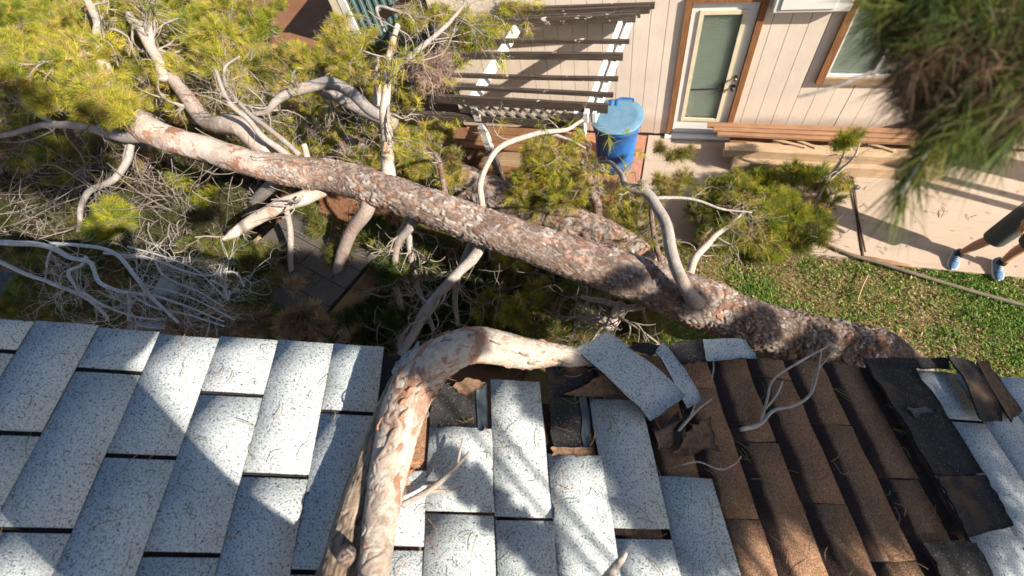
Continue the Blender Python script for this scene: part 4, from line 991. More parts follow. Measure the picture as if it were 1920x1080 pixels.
# --- broken limb that came through the roof edge
lb = empty('broken_limb', onroof(760, 860, 0), 'thick broken pine limb with peeling bark bent over the roof edge', 'branch')
LP = [(692, 1180, .15, 60), (701, 1080, .135, 58), (710, 997, .12, 62), (729, 881, .11, 74), (757, 772, .11, 82), (783, 716, .115, 84), (822, 674, .125, 77), (890, 647, .13, 67), (985, 662, .08, 56), (1048, 666, .03, 36), (1092, 671, .0, 30), (1140, 673, -.04, 22)]
W = np.array([onroof(px, py, h) for px, py, h, _ in LP]); R = np.array([wd * depth(p) / F / 2 for p, (_, _, _, wd) in zip(W, LP)])
n = 190; LBP = catmull(W, n); LBR = np.interp(np.linspace(0, len(LP) - 1, n), np.arange(len(LP)), R)
LPAL = [(.56, .49, .43), (.53, .43, .36), (.48, .34, .265), (.62, .56, .50), (.36, .20, .135), (.24, .14, .105), (.42, .38, .34)]
lbo = plated('limb', LBP, LBR, lb, 760, 150, (.055, .20), .0024, LPAL, (6, 5, 4, 5, 1.5, .6, 3), seed=48, edge=.0022, edgec=(.26, .17, .13), lump=.10, tiltk=.8, mat=MAT['limb_bark'], warp=(1.6, 1.0))
flakes('bark_flakes', LBP, LBR, lbo, 260, ['flake_pink', 'flake_grey', 'flake_rust', 'flake_grey'], size=(.004, .015), rg=np.random.default_rng(21), lo=.40, hi=.95, lift=.6)
# stripped grey wood along the left flank
LP2 = [(596, 1180, .09, 100), (638, 1075, .085, 82), (660, 985, .08, 66), (692, 880, .075, 56), (722, 785, .08, 46), (752, 712, .085, 34), (775, 680, .10, 10)]
W = np.array([onroof(px, py, h) for px, py, h, _ in LP2]); R = np.array([wd * depth(p) / F / 2 for p, (_, _, _, wd) in zip(W, LP2)])
P = catmull(W, 70); plated('stripped_flank', P, np.interp(np.linspace(0, 6, 70), np.arange(7), R), lb, 420, 80, (.012, .16), .004, [(.40, .31, .23), (.46, .37, .28), (.31, .23, .17), (.37, .32, .27), (.50, .42, .33)], (4, 4, 3, 3, 2), seed=52, edge=.0016, edgec=(.07, .045, .035), lump=.14)
# knot, torn wood and bark strips
T = Tubes()
rg = np.random.default_rng(66)
for k in range(22):
    f_ = rg.uniform(0, 1); px, py = 762 - 18 * f_ + rg.normal() * 3, 850 + 90 * f_; h = rg.uniform(.015, .06); ln = rg.uniform(14, 40) * (1.1 - .7 * f_); an = rg.uniform(-1.2, .1)
    a = onroof(px - 8, py + 4, h); c = onroof(px + ln * .5 * math.cos(an), py + ln * .5 * math.sin(an), h * .8 + rg.uniform(0, .006)); e = onroof(px + ln * math.cos(an), py + ln * math.sin(an), max(.004, h * .6))
    T.tube(catmull([a, c, e], 7), np.linspace(rg.uniform(5, 10), 1.2, 7) * depth(a) / F / 2, 5, .6, 60, k)
T.build('torn_wood', MAT['torn_wood'], lb)
T = Tubes(); a = onroof(650, 1040, .14); T.tube([a - NR * .05, a, a + NR * .012], np.array([40, 32, 16]) * depth(a) / F / 2, 16, .5, 40, 5); T.build('knot', MAT['bark_dark'], lb)
rg = np.random.default_rng(77)
for k in range(54):
    i = int(rg.uniform(.22, .90) * n); Tt, Aa, Bb = frames(LBP); th = rg.uniform(0, 6.28)
    st = []; L = int(rg.integers(5, 13))
    for j in range(L):
        q = min(n - 1, i + j); thj = th + .05 * j + rg.normal() * .02; out = Aa[q] * math.cos(thj) + Bb[q] * math.sin(thj); st.append(LBP[q] + out * (LBR[q] * 1.02 + .003 * math.sin(j)))
    T = Tubes(); T.tube(np.array(st), np.linspace(rg.uniform(.0015, .0042), .001, L), 4); T.build('bark_strip', MAT['flake_dark' if k % 2 else 'flake_rust'], lb)
def small_branch(name, label, cat, lines, mat, group=None, sides=6, wob=.0):
    T = Tubes()
    for pts in lines:
        W = np.array([onroof(px, py, h) for px, py, h, _ in pts]); R = np.array([wd * depth(p) / F / 2 for p, (_, _, _, wd) in zip(W, pts)])
        nn = 8 * (len(pts) - 1) + 1; T.tube(catmull(W, nn), np.interp(np.linspace(0, len(pts) - 1, nn), np.arange(len(pts)), R), sides, .12, 40, 3)
    o = T.build(name, MAT[mat]); tag(o, label, cat, group); return o
small_branch('forked_stick', 'short forked brown stick lying on white shingles right of the limb', 'stick', [[(752, 948, .03, 12), (800, 922, .03, 13), (835, 895, .045, 11), (858, 872, .055, 8), (880, 848, .07, 5)], [(858, 870, .055, 7), (862, 848, .065, 5), (868, 822, .07, 3)], [(800, 922, .03, 7), (850, 918, .03, 4), (868, 912, .03, 3)]], 'grey_branch')
small_branch('bare_twig', 'pale forked bare twig lying on the brown shingles', 'twig', [[(1388, 806, .012, 8), (1425, 795, .012, 8), (1450, 770, .02, 6), (1490, 760, .03, 5), (1520, 738, .03, 5), (1535, 690, .06, 4), (1540, 655, .08, 3)], [(1425, 795, .012, 6), (1438, 750, .02, 5), (1450, 712, .04, 4), (1500, 678, .06, 4), (1560, 645, .09, 3)], [(1432, 770, .02, 4), (1455, 742, .02, 4), (1468, 715, .03, 3)], [(1520, 738, .03, 3), (1530, 700, .05, 3), (1570, 650, .09, 2)]], 'pale_branch')
small_branch('bare_twig', 'small pale twig standing in the split beside the torn shingle', 'twig', [[(1272, 808, .02, 6), (1292, 785, .04, 5), (1312, 765, .05, 4), (1335, 748, .06, 3)], [(1292, 785, .04, 4), (1300, 768, .05, 3), (1303, 758, .06, 2)]], 'pale_branch')
small_branch('bare_twig', 'thin curled twig lying across the brown shingles below the split', 'twig', [[(1278, 872, .016, 3), (1310, 866, .016, 3), (1350, 880, .018, 3), (1378, 870, .018, 2.4), (1390, 855, .02, 2)]], 'pale_branch')
small_branch('cut_stick', 'pale broken stick end poking up at the lower edge of the roof', 'stick', [[(1120, 1110, .10, 22), (1148, 1070, .12, 18), (1166, 1048, .13, 13), (1174, 1036, .135, 6)]], 'pale_branch')
small_branch('bare_twig', 'thin twig dangling over the bent white tipped shingle', 'twig', [[(1337, 675, .02, 3), (1338, 690, .02, 3), (1335, 712, .02, 2)]], 'pale_branch')

# ================================================================== FOLIAGE OF THE FALLEN PINE
def clumps(items, pal, parent, name='foliage', per=54, nlen=.12, width=.0036, flow=(-.7, .35, .1), seed=0, twmat='twig', tw=8, spread=.6, dens=1.0, flat=.55, bare=0):
    """items: (px, py, z, radius px, tufts); needle tufts and fine twigs filling flattened clumps"""
    rg = np.random.default_rng(seed); Pn = []; Dn = []; T = Tubes(); fl = np.asarray(flow, float); dens *= 1.45
    for px, py, z, r, cnt in items:
        c = atz(px, py, z); rad = r * depth(c) / F; cnt = max(3, int(cnt * dens))
        v = rg.normal(size=(cnt, 3)); v /= np.linalg.norm(v, axis=1)[:, None]; v *= (rg.uniform(.15, 1, (cnt, 1)) ** .45)
        v[:, 2] *= flat; v[:, 2] = np.where(v[:, 2] < -.2, v[:, 2] * .4, v[:, 2])
        p = c + v * rad
        Pn.append(p); d = v * 1.1 + fl * .7 + rg.normal(size=(cnt, 3)) * .35 + [0, 0, .25]; Dn.append(d)
        root = c - fl / np.linalg.norm(fl) * rad * .9 - [0, 0, rad * .25]
        for k in range(tw):
            e = p[rg.integers(0, cnt)]; mid = (root * .45 + e * .55) + rg.normal(size=3) * rad * .18
            P = catmull([root + rg.normal(size=3) * rad * .15, mid, e], 8); rr = rg.uniform(.004, .009)
            T.tube(P, np.linspace(rr, .002, 8), 3, cap=False)
        for k in range(bare):
            e = c + v[rg.integers(0, cnt)] * rad
            twig_spray(T, e, fl * -.3 + rg.normal(size=3), rad * rg.uniform(.4, .9), .0045, 2, .25, .03, None, rg)
    if T.n: T.build('twigs', MAT[twmat], parent, 'stuff')
    return needles(name, np.concatenate(Pn), np.concatenate(Dn), pal, parent, per, nlen, width, spread, rg)
def scatter(x0, x1, y0, y1, cnt, z, r, tufts, seed):
    rg = np.random.default_rng(seed)
    return [(rg.uniform(x0, x1), rg.uniform(y0, y1), rg.uniform(*z), rg.uniform(*r), int(rg.uniform(*tufts))) for _ in range(cnt)]
foliage = pine
# upper left crown
clumps(scatter(-60, 470, -60, 120, 52, (1.2, 2.3), (30, 58), (45, 90), 1), 'fresh', foliage, seed=1, bare=2, tw=14)
clumps(scatter(-60, 430, -40, 140, 24, (1.6, 2.6), (20, 40), (25, 50), 2), 'yellow', foliage, seed=2, bare=3, tw=14)
clumps(scatter(-60, 260, 60, 330, 36, (.7, 2.0), (30, 55), (30, 60), 3), 'mixed', foliage, seed=3, bare=2, tw=14)
clumps([(175, 165, 2.6, 62, 130), (130, 125, 2.5, 50, 90), (215, 185, 2.62, 34, 60), (95, 175, 2.4, 45, 70), (160, 205, 2.5, 30, 40), (318, 130, 2.3, 36, 60), (245, 60, 2.2, 50, 70)], 'yellow', foliage, seed=4, bare=3)
clumps(scatter(290, 560, 60, 300, 26, (.4, 1.6), (26, 48), (22, 48), 5), 'mixed', foliage, seed=5, bare=4, tw=14)
clumps(scatter(380, 475, 30, 130, 9, (1.0, 1.9), (28, 42), (40, 60), 6), 'fresh', foliage, seed=6)
clumps([(497, 30, 1.4, 26, 50), (478, 62, 1.3, 24, 40), (505, 55, 1.2, 20, 30), (520, 8, 1.3, 16, 20)], 'fresh', foliage, seed=7)
clumps([(500, 110, 1.2, 36, 60), (545, 105, 1.3, 38, 70), (590, 120, 1.4, 36, 60), (625, 75, 1.6, 34, 50), (655, 90, 1.7, 34, 50), (570, 140, 1.2, 34, 50), (660, 130, 1.6, 32, 45), (630, 40, 1.7, 22, 24), (690, 60, 1.7, 20, 20), (530, 140, 1.0, 30, 40)], 'yellow', foliage, seed=8, bare=5)
clumps([(600, 165, 1.0, 40, 50), (650, 160, 1.0, 40, 50), (570, 190, .9, 40, 40), (680, 140, .9, 30, 40), (620, 230, .8, 50, 50), (690, 270, .7, 50, 50), (580, 265, .8, 40, 40), (650, 300, .7, 40, 40), (720, 270, .5, 40, 30)], 'olive', foliage, seed=9, bare=4)
clumps([(800, 18, 2.0, 40, 60), (850, 25, 2.0, 38, 50), (900, 55, 2.0, 36, 80), (885, 80, 1.95, 26, 50), (920, 70, 1.95, 24, 40), (960, 15, 2.05, 30, 40), (990, 20, 2.0, 24, 30), (860, 75, 1.9, 24, 30), (1015, 22, 2.0, 14, 16), (770, 40, 1.9, 24, 30)], 'yellow', foliage, seed=10, bare=7, flow=(.5, -.1, .1))
clumps([(900, 62, 2.06, 24, 50), (882, 52, 2.05, 20, 30)], 'fresh', foliage, seed=11)
clumps([(790, 170, 1.5, 40, 16), (845, 160, 1.6, 22, 10), (760, 220, 1.3, 34, 30)], 'yellow', foliage, seed=12, bare=6)
clumps([(740, 290, 1.0, 44, 60), (790, 300, 1.0, 44, 70), (830, 300, 1.0, 28, 40), (700, 330, .8, 36, 50), (800, 255, 1.1, 34, 36), (850, 335, .8, 34, 40), (850, 290, 1.0, 16, 14), (760, 330, .8, 40, 40)], 'mixed', foliage, seed=13, bare=5)
clumps(scatter(-40, 205, 70, 190, 22, (2.5, 2.95), (24, 44), (30, 60), 71), 'yellow', foliage, seed=71, bare=2, tw=10)
clumps(scatter(-60, 460, -50, 110, 34, (1.8, 2.7), (26, 46), (40, 70), 72), 'yellow', foliage, seed=72, bare=2, tw=10)
clumps(scatter(-60, 200, 120, 300, 18, (1.4, 2.3), (26, 44), (30, 50), 73), 'fresh', foliage, seed=73, bare=2, tw=10)
clumps(scatter(230, 460, 90, 200, 14, (1.6, 2.1), (24, 40), (26, 40), 74), 'yellow', foliage, seed=74, bare=3, tw=10)
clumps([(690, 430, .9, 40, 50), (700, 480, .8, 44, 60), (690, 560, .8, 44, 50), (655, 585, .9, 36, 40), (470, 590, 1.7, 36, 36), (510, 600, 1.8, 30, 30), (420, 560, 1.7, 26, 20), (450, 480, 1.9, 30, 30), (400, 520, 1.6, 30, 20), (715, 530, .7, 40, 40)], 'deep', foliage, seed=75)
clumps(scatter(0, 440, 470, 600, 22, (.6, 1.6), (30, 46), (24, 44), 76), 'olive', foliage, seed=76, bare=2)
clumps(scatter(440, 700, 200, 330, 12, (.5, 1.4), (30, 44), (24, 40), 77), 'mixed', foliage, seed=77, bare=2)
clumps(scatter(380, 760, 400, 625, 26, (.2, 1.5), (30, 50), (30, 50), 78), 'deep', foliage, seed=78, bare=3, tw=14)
clumps([(400, 470, 1.9, 36, 40), (440, 500, 1.8, 34, 40), (500, 470, 1.6, 24, 16), (600, 420, 1.5, 26, 30), (640, 470, 1.4, 36, 44), (480, 560, 1.8, 30, 30), (690, 470, 1.2, 40, 50), (520, 520, 1.7, 20, 12)], 'olive', foliage, seed=79, bare=4, tw=14)
clumps(scatter(470, 760, 90, 320, 30, (.5, 1.7), (26, 42), (24, 44), 80), 'yellow', foliage, seed=80, bare=4, tw=12)
clumps(scatter(470, 860, 170, 340, 24, (.2, 1.0), (30, 46), (24, 44), 81), 'olive', foliage, seed=81, bare=4, tw=12)
clumps(scatter(290, 540, 150, 270, 16, (1.2, 2.0), (24, 38), (20, 36), 82), 'mixed', foliage, seed=82, bare=5, tw=12)
clumps(scatter(700, 870, 235, 335, 12, (.6, 1.3), (24, 36), (24, 40), 83), 'yellow', foliage, seed=83, bare=4, tw=12)
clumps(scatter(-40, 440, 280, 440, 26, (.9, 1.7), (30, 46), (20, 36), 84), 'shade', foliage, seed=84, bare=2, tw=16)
clumps([(196, 190, 2.9, 30, 60), (165, 168, 2.95, 32, 60), (222, 212, 2.85, 18, 26), (205, 222, 2.8, 16, 18), (235, 190, 2.85, 16, 16)], 'yellow', foliage, seed=85, bare=3, tw=8)
# the pinkish puff of bare twigs in front of the slats
rg = np.random.default_rng(14); T = Tubes(); c = atz(812, 132, 2.3); rad = 66 * depth(c) / F
for k in range(210):
    v = rg.normal(size=3); v /= np.linalg.norm(v); v[2] *= .5
    twig_spray(T, c + v * rad * rg.uniform(.1, .75), v + rg.normal(size=3) * .8, rad * rg.uniform(.25, .5), .0045, 2, .3, .0, None, rg, (1, 3), .9)
MAT['twig_pink'] = simple('twig_pink', (.46, .32, .27), .9, .3, 9)
T.build('twig_puff', MAT['twig_pink'], pine, 'stuff')
# cluster in front of the bin and beside it
bgh = empty('pine_bough', atz(1060, 380, .1), 'broken pine bough with yellow green needles standing in front of the blue bin', 'branch')
clumps([(1010, 285, 1.3, 36, 50), (1030, 315, 1.1, 38, 70), (1060, 285, 1.2, 22, 40), (1075, 325, 1.0, 22, 40), (990, 335, 1.0, 38, 50), (1060, 360, .9, 50, 70), (1010, 380, .7, 44, 50), (1080, 365, .7, 28, 40), (980, 365, .8, 34, 36), (1078, 262, 1.3, 10, 8), (1030, 252, 1.3, 14, 12)], 'yellow', bgh, seed=15, bare=7, flow=(.3, .1, .2))
clumps([(1000, 355, .55, 60, 70), (1070, 390, .5, 50, 60), (960, 380, .5, 40, 40), (1150, 400, .4, 60, 50)], 'olive', bgh, seed=16, bare=4)
branch([(1120, 425, .3, 20), (1118, 380, .7, 20), (1108, 345, .9, 16), (1090, 300, 1.2, 10)], 'bark_dark', 10, .35, .2, 51, parent=bgh, pal='yellow')
branch([(1085, 400, .3, 12), (1060, 340, .9, 10), (1040, 290, 1.3, 8)], 'grey_branch', 14, .35, .2, 52, parent=bgh, pal='yellow')
bg2 = empty('pine_bough', atz(1230, 400, .0), 'thin small pine sprays with sparse needles on the red paving right of the bin', 'branch')
clumps([(1238, 335, .7, 18, 10), (1255, 352, .6, 24, 20), (1285, 285, .9, 18, 14), (1262, 290, .9, 16, 10), (1240, 275, 1.0, 14, 10), (1215, 372, .5, 30, 26), (1285, 330, .6, 24, 16), (1200, 430, .4, 40, 30), (1190, 380, .5, 36, 34)], 'mixed', bg2, seed=17, bare=3, flow=(.4, .1, .3))
# bough lying on the concrete
bg3 = empty('pine_bough', atz(1440, 420, 0), 'bushy green pine bough lying on the pink concrete in front of the lumber pile', 'branch')
rg = np.random.default_rng(18); items = []
for _ in range(46):
    a_ = rg.uniform(0, 6.283); rr = rg.uniform(0, 1) ** .6
    items.append((1432 + 118 * rr * math.cos(a_), 395 + 72 * rr * math.sin(a_), .12 + .45 * (1 - rr) * rg.uniform(.5, 1), rg.uniform(20, 34), int(rg.uniform(24, 42))))
clumps(items, 'fresh', bg3, seed=18, bare=2, flow=(.5, -.35, .2))
clumps([(1530, 440, .25, 26, 34), (1500, 455, .15, 24, 30), (1545, 415, .2, 20, 20), (1330, 440, .25, 30, 30), (1310, 400, .3, 30, 30)], 'olive', bg3, seed=19, bare=6, flow=(.5, -.35, .2))
branch([(1283, 520, .9, 18), (1300, 480, .8, 17), (1330, 448, .7, 13), (1360, 425, .6, 9), (1395, 395, .6, 5)], 'pale_branch', 8, .5, .2, 53, parent=bg3)
T = Tubes(); rg = np.random.default_rng(54)
for _ in range(60):
    p = atz(rg.uniform(1330, 1580), rg.uniform(400, 480), .06); twig_spray(T, p, rg.normal(size=3) * [1, 1, .3], .3, .0045, 2, .25, .0, None, rg)
T.build('twigs', MAT['twig_brown'], bg3, 'stuff')
bg4 = empty('pine_bough', atz(1530, 360, 0), 'upright bare twigs with a few needle tufts in front of the lumber pile', 'branch')
branch([(1530, 375, .1, 9), (1545, 345, .3, 8), (1570, 320, .5, 7), (1600, 295, .7, 5), (1612, 268, .9, 3)], 'pale_branch', 8, .3, .0, 55, parent=bg4)
branch([(1545, 345, .3, 7), (1578, 300, .6, 6), (1590, 275, .8, 4), (1606, 250, .95, 3)], 'pale_branch', 6, .25, .0, 56, parent=bg4)
clumps([(1592, 258, .95, 18, 16), (1575, 268, .9, 14, 12), (1610, 248, .95, 14, 8), (1530, 330, .35, 30, 34), (1560, 330, .3, 26, 26), (1490, 325, .3, 30, 36), (1580, 345, .2, 20, 10), (1560, 370, .15, 24, 14)], 'fresh', bg4, seed=20, bare=4, flow=(.3, .3, .5))
# in the shade under and in front of the trunk
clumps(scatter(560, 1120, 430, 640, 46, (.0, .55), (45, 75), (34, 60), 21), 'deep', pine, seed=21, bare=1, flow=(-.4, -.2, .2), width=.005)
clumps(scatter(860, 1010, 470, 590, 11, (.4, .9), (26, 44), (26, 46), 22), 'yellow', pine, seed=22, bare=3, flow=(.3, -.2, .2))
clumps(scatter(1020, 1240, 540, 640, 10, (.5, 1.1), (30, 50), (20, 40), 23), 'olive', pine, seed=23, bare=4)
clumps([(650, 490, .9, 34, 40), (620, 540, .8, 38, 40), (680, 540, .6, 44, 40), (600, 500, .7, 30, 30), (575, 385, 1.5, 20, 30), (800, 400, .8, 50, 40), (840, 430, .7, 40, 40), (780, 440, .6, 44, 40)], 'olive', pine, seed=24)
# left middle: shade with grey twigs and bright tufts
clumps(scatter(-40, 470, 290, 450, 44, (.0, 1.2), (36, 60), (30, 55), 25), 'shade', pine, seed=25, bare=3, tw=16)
clumps([(205, 398, 2.0, 34, 70), (195, 425, 1.9, 36, 60), (230, 410, 1.9, 26, 36), (340, 330, 1.4, 30, 30), (400, 370, 1.3, 36, 40), (430, 390, 1.2, 34, 36), (360, 390, 1.2, 30, 26)], 'fresh', pine, seed=26)
clumps([(380, 480, 1.9, 40, 50), (430, 480, 1.9, 36, 50), (460, 485, 1.9, 26, 30), (350, 465, 1.9, 26, 26), (110, 480, 1.3, 34, 34), (140, 550, 1.4, 50, 50), (210, 580, 1.4, 44, 40), (60, 500, 1.2, 36, 26), (20, 570, 1.6, 40, 40), (110, 585, 1.4, 44, 40), (300, 500, 1.2, 30, 20), (250, 520, 1.2, 40, 30), (180, 500, 1.2, 40, 30)], 'olive', pine, seed=27)
clumps([(575, 598, 2.2, 34, 40), (545, 602, 2.2, 30, 30), (600, 612, 2.2, 22, 16), (420, 600, 1.9, 40, 26), (470, 610, 1.9, 36, 30), (340, 605, 1.9, 30, 16), (552, 535, 1.9, 16, 8)], 'dead', pine, seed=28, bare=5, per=40, spread=.45, flow=(.8, .1, -.1))
clumps([(600, 480, .9, 40, 30)], 'olive', pine, seed=29)
# long streaming grey twigs on the left
T = Tubes(); rg = np.random.default_rng(30)
for k in range(300):
    px, py = rg.uniform(-20, 360), rg.uniform(225, 430); p = atz(px, py, rg.uniform(.9, 2.1))
    d = np.array([-.75, -.25, -.25]) + rg.normal(size=3) * .35
    P = wander(p, d, rg.uniform(.5, 1.3), 9, .16, .03, rg); T.tube(P, np.linspace(rg.uniform(.004, .0075), .002, 10), 3, cap=False)
for k in range(150):
    px, py = rg.uniform(130, 480), rg.uniform(120, 360); p = atz(px, py, rg.uniform(1.6, 2.5))
    d = np.array([.6, -.45, -.25]) + rg.normal(size=3) * .3
    P = wander(p, d, rg.uniform(.4, 1.1), 9, .14, .03, rg); T.tube(P, np.linspace(rg.uniform(.0035, .007), .002, 10), 3, cap=False)
for k in range(150):
    px, py = rg.uniform(470, 760), rg.uniform(180, 320); p = atz(px, py, rg.uniform(.8, 1.8))
    P = wander(p, rg.normal(size=3) + [0, -.5, .2], rg.uniform(.3, .9), 8, .2, .03, rg); T.tube(P, np.linspace(.006, .002, 9), 3, cap=False)
for k in range(190):
    px, py = rg.uniform(560, 1120), rg.uniform(430, 640); p = atz(px, py, rg.uniform(.4, 1.2))
    P = wander(p, rg.normal(size=3) + [-.2, -.6, -.1], rg.uniform(.3, .8), 8, .2, .03, rg); T.tube(P, np.linspace(.006, .002, 9), 3, cap=False)
T.build('twigs', MAT['twig'], pine, 'stuff')

# grey dead bough in the lower left
db = empty('dead_branch', atz(-60, 450, 2.0), 'bare grey forked dead bough reaching in from the lower left above the roof edge', 'branch')
DB = [
 [(-40, 444, 2.3, 16), (40, 450, 2.32, 15), (93, 458, 2.34, 14), (140, 478, 2.36, 12), (178, 490, 2.36, 11), (200, 530, 2.4, 10), (240, 549, 2.42, 9), (300, 558, 2.45, 7), (350, 572, 2.48, 6), (420, 602, 2.5, 4)],
 [(90, 458, 2.34, 9), (150, 466, 2.36, 10), (200, 476, 2.38, 10), (245, 515, 2.42, 10), (272, 535, 2.44, 10), (300, 566, 2.46, 9), (335, 605, 2.5, 7)],
 [(195, 474, 2.38, 7), (250, 480, 2.4, 7), (290, 488, 2.42, 7), (340, 508, 2.45, 6), (385, 518, 2.47, 5), (435, 512, 2.5, 5), (458, 538, 2.52, 4)],
 [(290, 486, 2.42, 5), (305, 515, 2.44, 5), (330, 530, 2.46, 4), (370, 545, 2.48, 4), (420, 575, 2.5, 3)],
 [(240, 462, 2.4, 5), (300, 478, 2.42, 5), (350, 495, 2.45, 4), (385, 520, 2.47, 4), (425, 560, 2.5, 4)],
 [(-40, 480, 2.2, 11), (0, 492, 2.22, 11), (60, 512, 2.26, 10), (110, 528, 2.3, 10), (160, 550, 2.34, 9), (195, 590, 2.38, 7), (200, 600, 2.4, 5)],
 [(160, 482, 2.36, 8), (150, 498, 2.36, 8), (128, 510, 2.36, 8), (140, 535, 2.36, 7), (165, 550, 2.38, 7), (185, 565, 2.4, 6), (250, 590, 2.44, 5), (300, 600, 2.46, 4)],
 [(242, 548, 2.42, 7), (242, 575, 2.42, 8), (241, 602, 2.4, 8)],
 [(110, 460, 2.34, 6), (95, 475, 2.34, 6), (88, 500, 2.34, 5)],
 [(240, 549, 2.42, 6), (285, 575, 2.44, 6), (350, 590, 2.48, 5), (420, 612, 2.5, 4)],
 [(272, 535, 2.44, 6), (330, 550, 2.46, 5), (380, 570, 2.48, 4), (440, 600, 2.5, 3)],
 [(430, 545, 2.5, 4), (425, 562, 2.5, 5), (418, 540, 2.5, 5), (395, 525, 2.48, 5)],
]
for k, pts in enumerate(DB):
    pts = [(a_, b_, c_, d_ * .82) for a_, b_, c_, d_ in pts]
    branch(pts, 'dead_grey', 9 if k < 8 else 5, .35, 0, 60 + k, tw_mat='dead_twig', parent=db, sides=7, lump=.10, wob=.35, level=2, from_=.3)
# --- small shed half buried on the left
sh = empty('small_shed', (-4.0, 2.3, 0), 'small shed with a grey shingle roof in deep shade under the branches', 'shed')
zr = 1.30
r0, r1, r2, r3 = atz(548, 392, zr + .12), atz(705, 478, zr + .12), atz(560, 645, zr - .08), atz(388, 548, zr - .08)
ux = (r1 - r0 + r2 - r3) / 2; uy = (r3 - r0 + r2 - r1) / 2
def shp(u_, v_, h=0.): return r0 * (1 - u_) * (1 - v_) + r1 * u_ * (1 - v_) + r2 * u_ * v_ + r3 * (1 - u_) * v_ + np.array([0, 0, h])
b = MB(); b.add([shp(*q, h) for h in (-.05, -.012) for q in ((0, 0), (1, 0), (1, 1), (0, 1))], [(3, 2, 1, 0), (4, 5, 6, 7), (0, 1, 5, 4), (1, 2, 6, 5), (2, 3, 7, 6), (3, 0, 4, 7)]); b.build('roof_deck', MAT['felt'], sh)
for i in range(5):
    v0, v1 = i / 5, (i + 1) / 5; cuts = [0] + [((j + (.5 if i % 2 else 0)) / 3.) for j in range(4) if 0 < (j + (.5 if i % 2 else 0)) / 3. < 1] + [1]
    for p, q in zip(cuts, cuts[1:]):
        b = MB(); e = .006; b.add([shp(p + e, v0, .001), shp(q - e, v0, .001), shp(q - e, v1 - .004, .012), shp(p + e, v1 - .004, .012), shp(p + e, v0, -.008), shp(q - e, v0, -.008), shp(q - e, v1 - .004, .0), shp(p + e, v1 - .004, .0)],
              [(0, 1, 2, 3), (7, 6, 5, 4), (0, 4, 5, 1), (1, 5, 6, 2), (2, 6, 7, 3), (3, 7, 4, 0)]); b.build('shingle', MAT['shed_shingle'], sh)
f0, f1 = shp(-.03, .35), shp(-.02, 1.03); b = MB(); b.beam(f0 - [0, 0, .06], f1 - [0, 0, .06], .03, .16); b.build('fascia', MAT['tan_board'], sh)
f0, f1 = shp(-.02, 1.03), shp(1.0, 1.03); b = MB(); b.beam(f0 - [0, 0, .06], f1 - [0, 0, .06], .03, .16); b.build('fascia', MAT['tan_board'], sh)
cn = sum(shp(*q) for q in ((.05, .05), (.95, .05), (.95, .95), (.05, .95))) / 4
b = MB(); vs = [shp(*q, -.06) for q in ((.06, .06), (.94, .06), (.94, .94), (.06, .94))]; b.add([(v[0], v[1], -.1) for v in vs] + vs, [(0, 1, 5, 4), (1, 2, 6, 5), (2, 3, 7, 6), (3, 0, 4, 7)]); b.build('wall', MAT['tan_board'], sh)
def board(name, label, cat, corners, mat, th=.03, group=None):
    W = [atz(*c) for c in corners]; n_ = np.cross(W[1] - W[0], W[2] - W[0]); n_ /= np.linalg.norm(n_)
    if n_[2] < 0: n_ = -n_
    b = MB(); b.add(W + [p - n_ * th for p in W], [(0, 1, 2, 3), (7, 6, 5, 4), (0, 4, 5, 1), (1, 5, 6, 2), (2, 6, 7, 3), (3, 7, 4, 0)]); o = b.build(name, MAT[mat]); tag(o, label, cat, group); return o
board('sheet_panel', 'pale blue grey sheet panel under the bare grey bough by the roof edge', 'panel', [(300, 520, 1.2), (370, 530, 1.2), (350, 620, 1.25), (255, 610, 1.25)], 'blue_board')
board('sheet_panel', 'pale sunlit sheet panel under the tufts at the left', 'panel', [(322, 440, 1.3), (410, 452, 1.3), (400, 472, 1.25), (326, 466, 1.25)], 'blue_board')
board('tarp', 'dark navy tarpaulin at the left edge below the grey bough', 'tarp', [(-60, 505, .6), (85, 515, .6), (90, 590, .6), (-60, 590, .6)], 'tarp')
board('loose_board', 'weathered red brown board leaning on the teal outbuilding', 'board', [(700, 28, 1.5), (772, -14, 1.7), (785, -2, 1.6), (712, 44, 1.4)], 'stained_h')
board('sheet_panel', 'pale scrap of sheet metal behind the arched grey limb', 'panel', [(462, 180, .3), (512, 168, .3), (516, 180, .2), (470, 192, .2)], 'blue_board')

# ================================================================== STANDING PINE (its bough hangs into the frame)
NB = .44
def nearp(px, py, d): return EYE + ray(px, py) / F * d * NB
st = empty('pine_tree', (4.9, -2.2, -.1), 'standing pine whose dark green bough hangs into the upper right corner', 'tree')
T = Tubes(); P = catmull([(4.9, -2.2, -.1), (4.8, -2.1, 2.5), (4.6, -2.0, 5.2), (4.5, -2.0, 8.5)], 60); T.tube(P, np.linspace(.27, .10, 60), 24, .12, 5, 9); T.build('trunk', MAT['bark'], st)
def nbranch(pts, mat='bark_dark', sides=8):
    W = np.array([nearp(px, py, d) for px, py, d, _ in pts]); R = np.array([wd * d * NB / F / 2 for px, py, d, wd in pts])
    nn = 9 * (len(pts) - 1) + 1; T = Tubes(); T.tube(catmull(W, nn), np.interp(np.linspace(0, len(pts) - 1, nn), np.arange(len(pts)), R), sides, .12, 40, 2); return T.build('branch', MAT[mat], st)
T = Tubes(); W = [P[38], P[38] * .5 + nearp(2060, -120, 1.15) * .5 + [0, 0, .1], nearp(2060, -120, 1.15), nearp(1950, -30, 1.1)]; T.tube(catmull(W, 30), np.linspace(.03, .010, 30), 10, .1, 10); T.build('branch', MAT['bark_dark'], st)
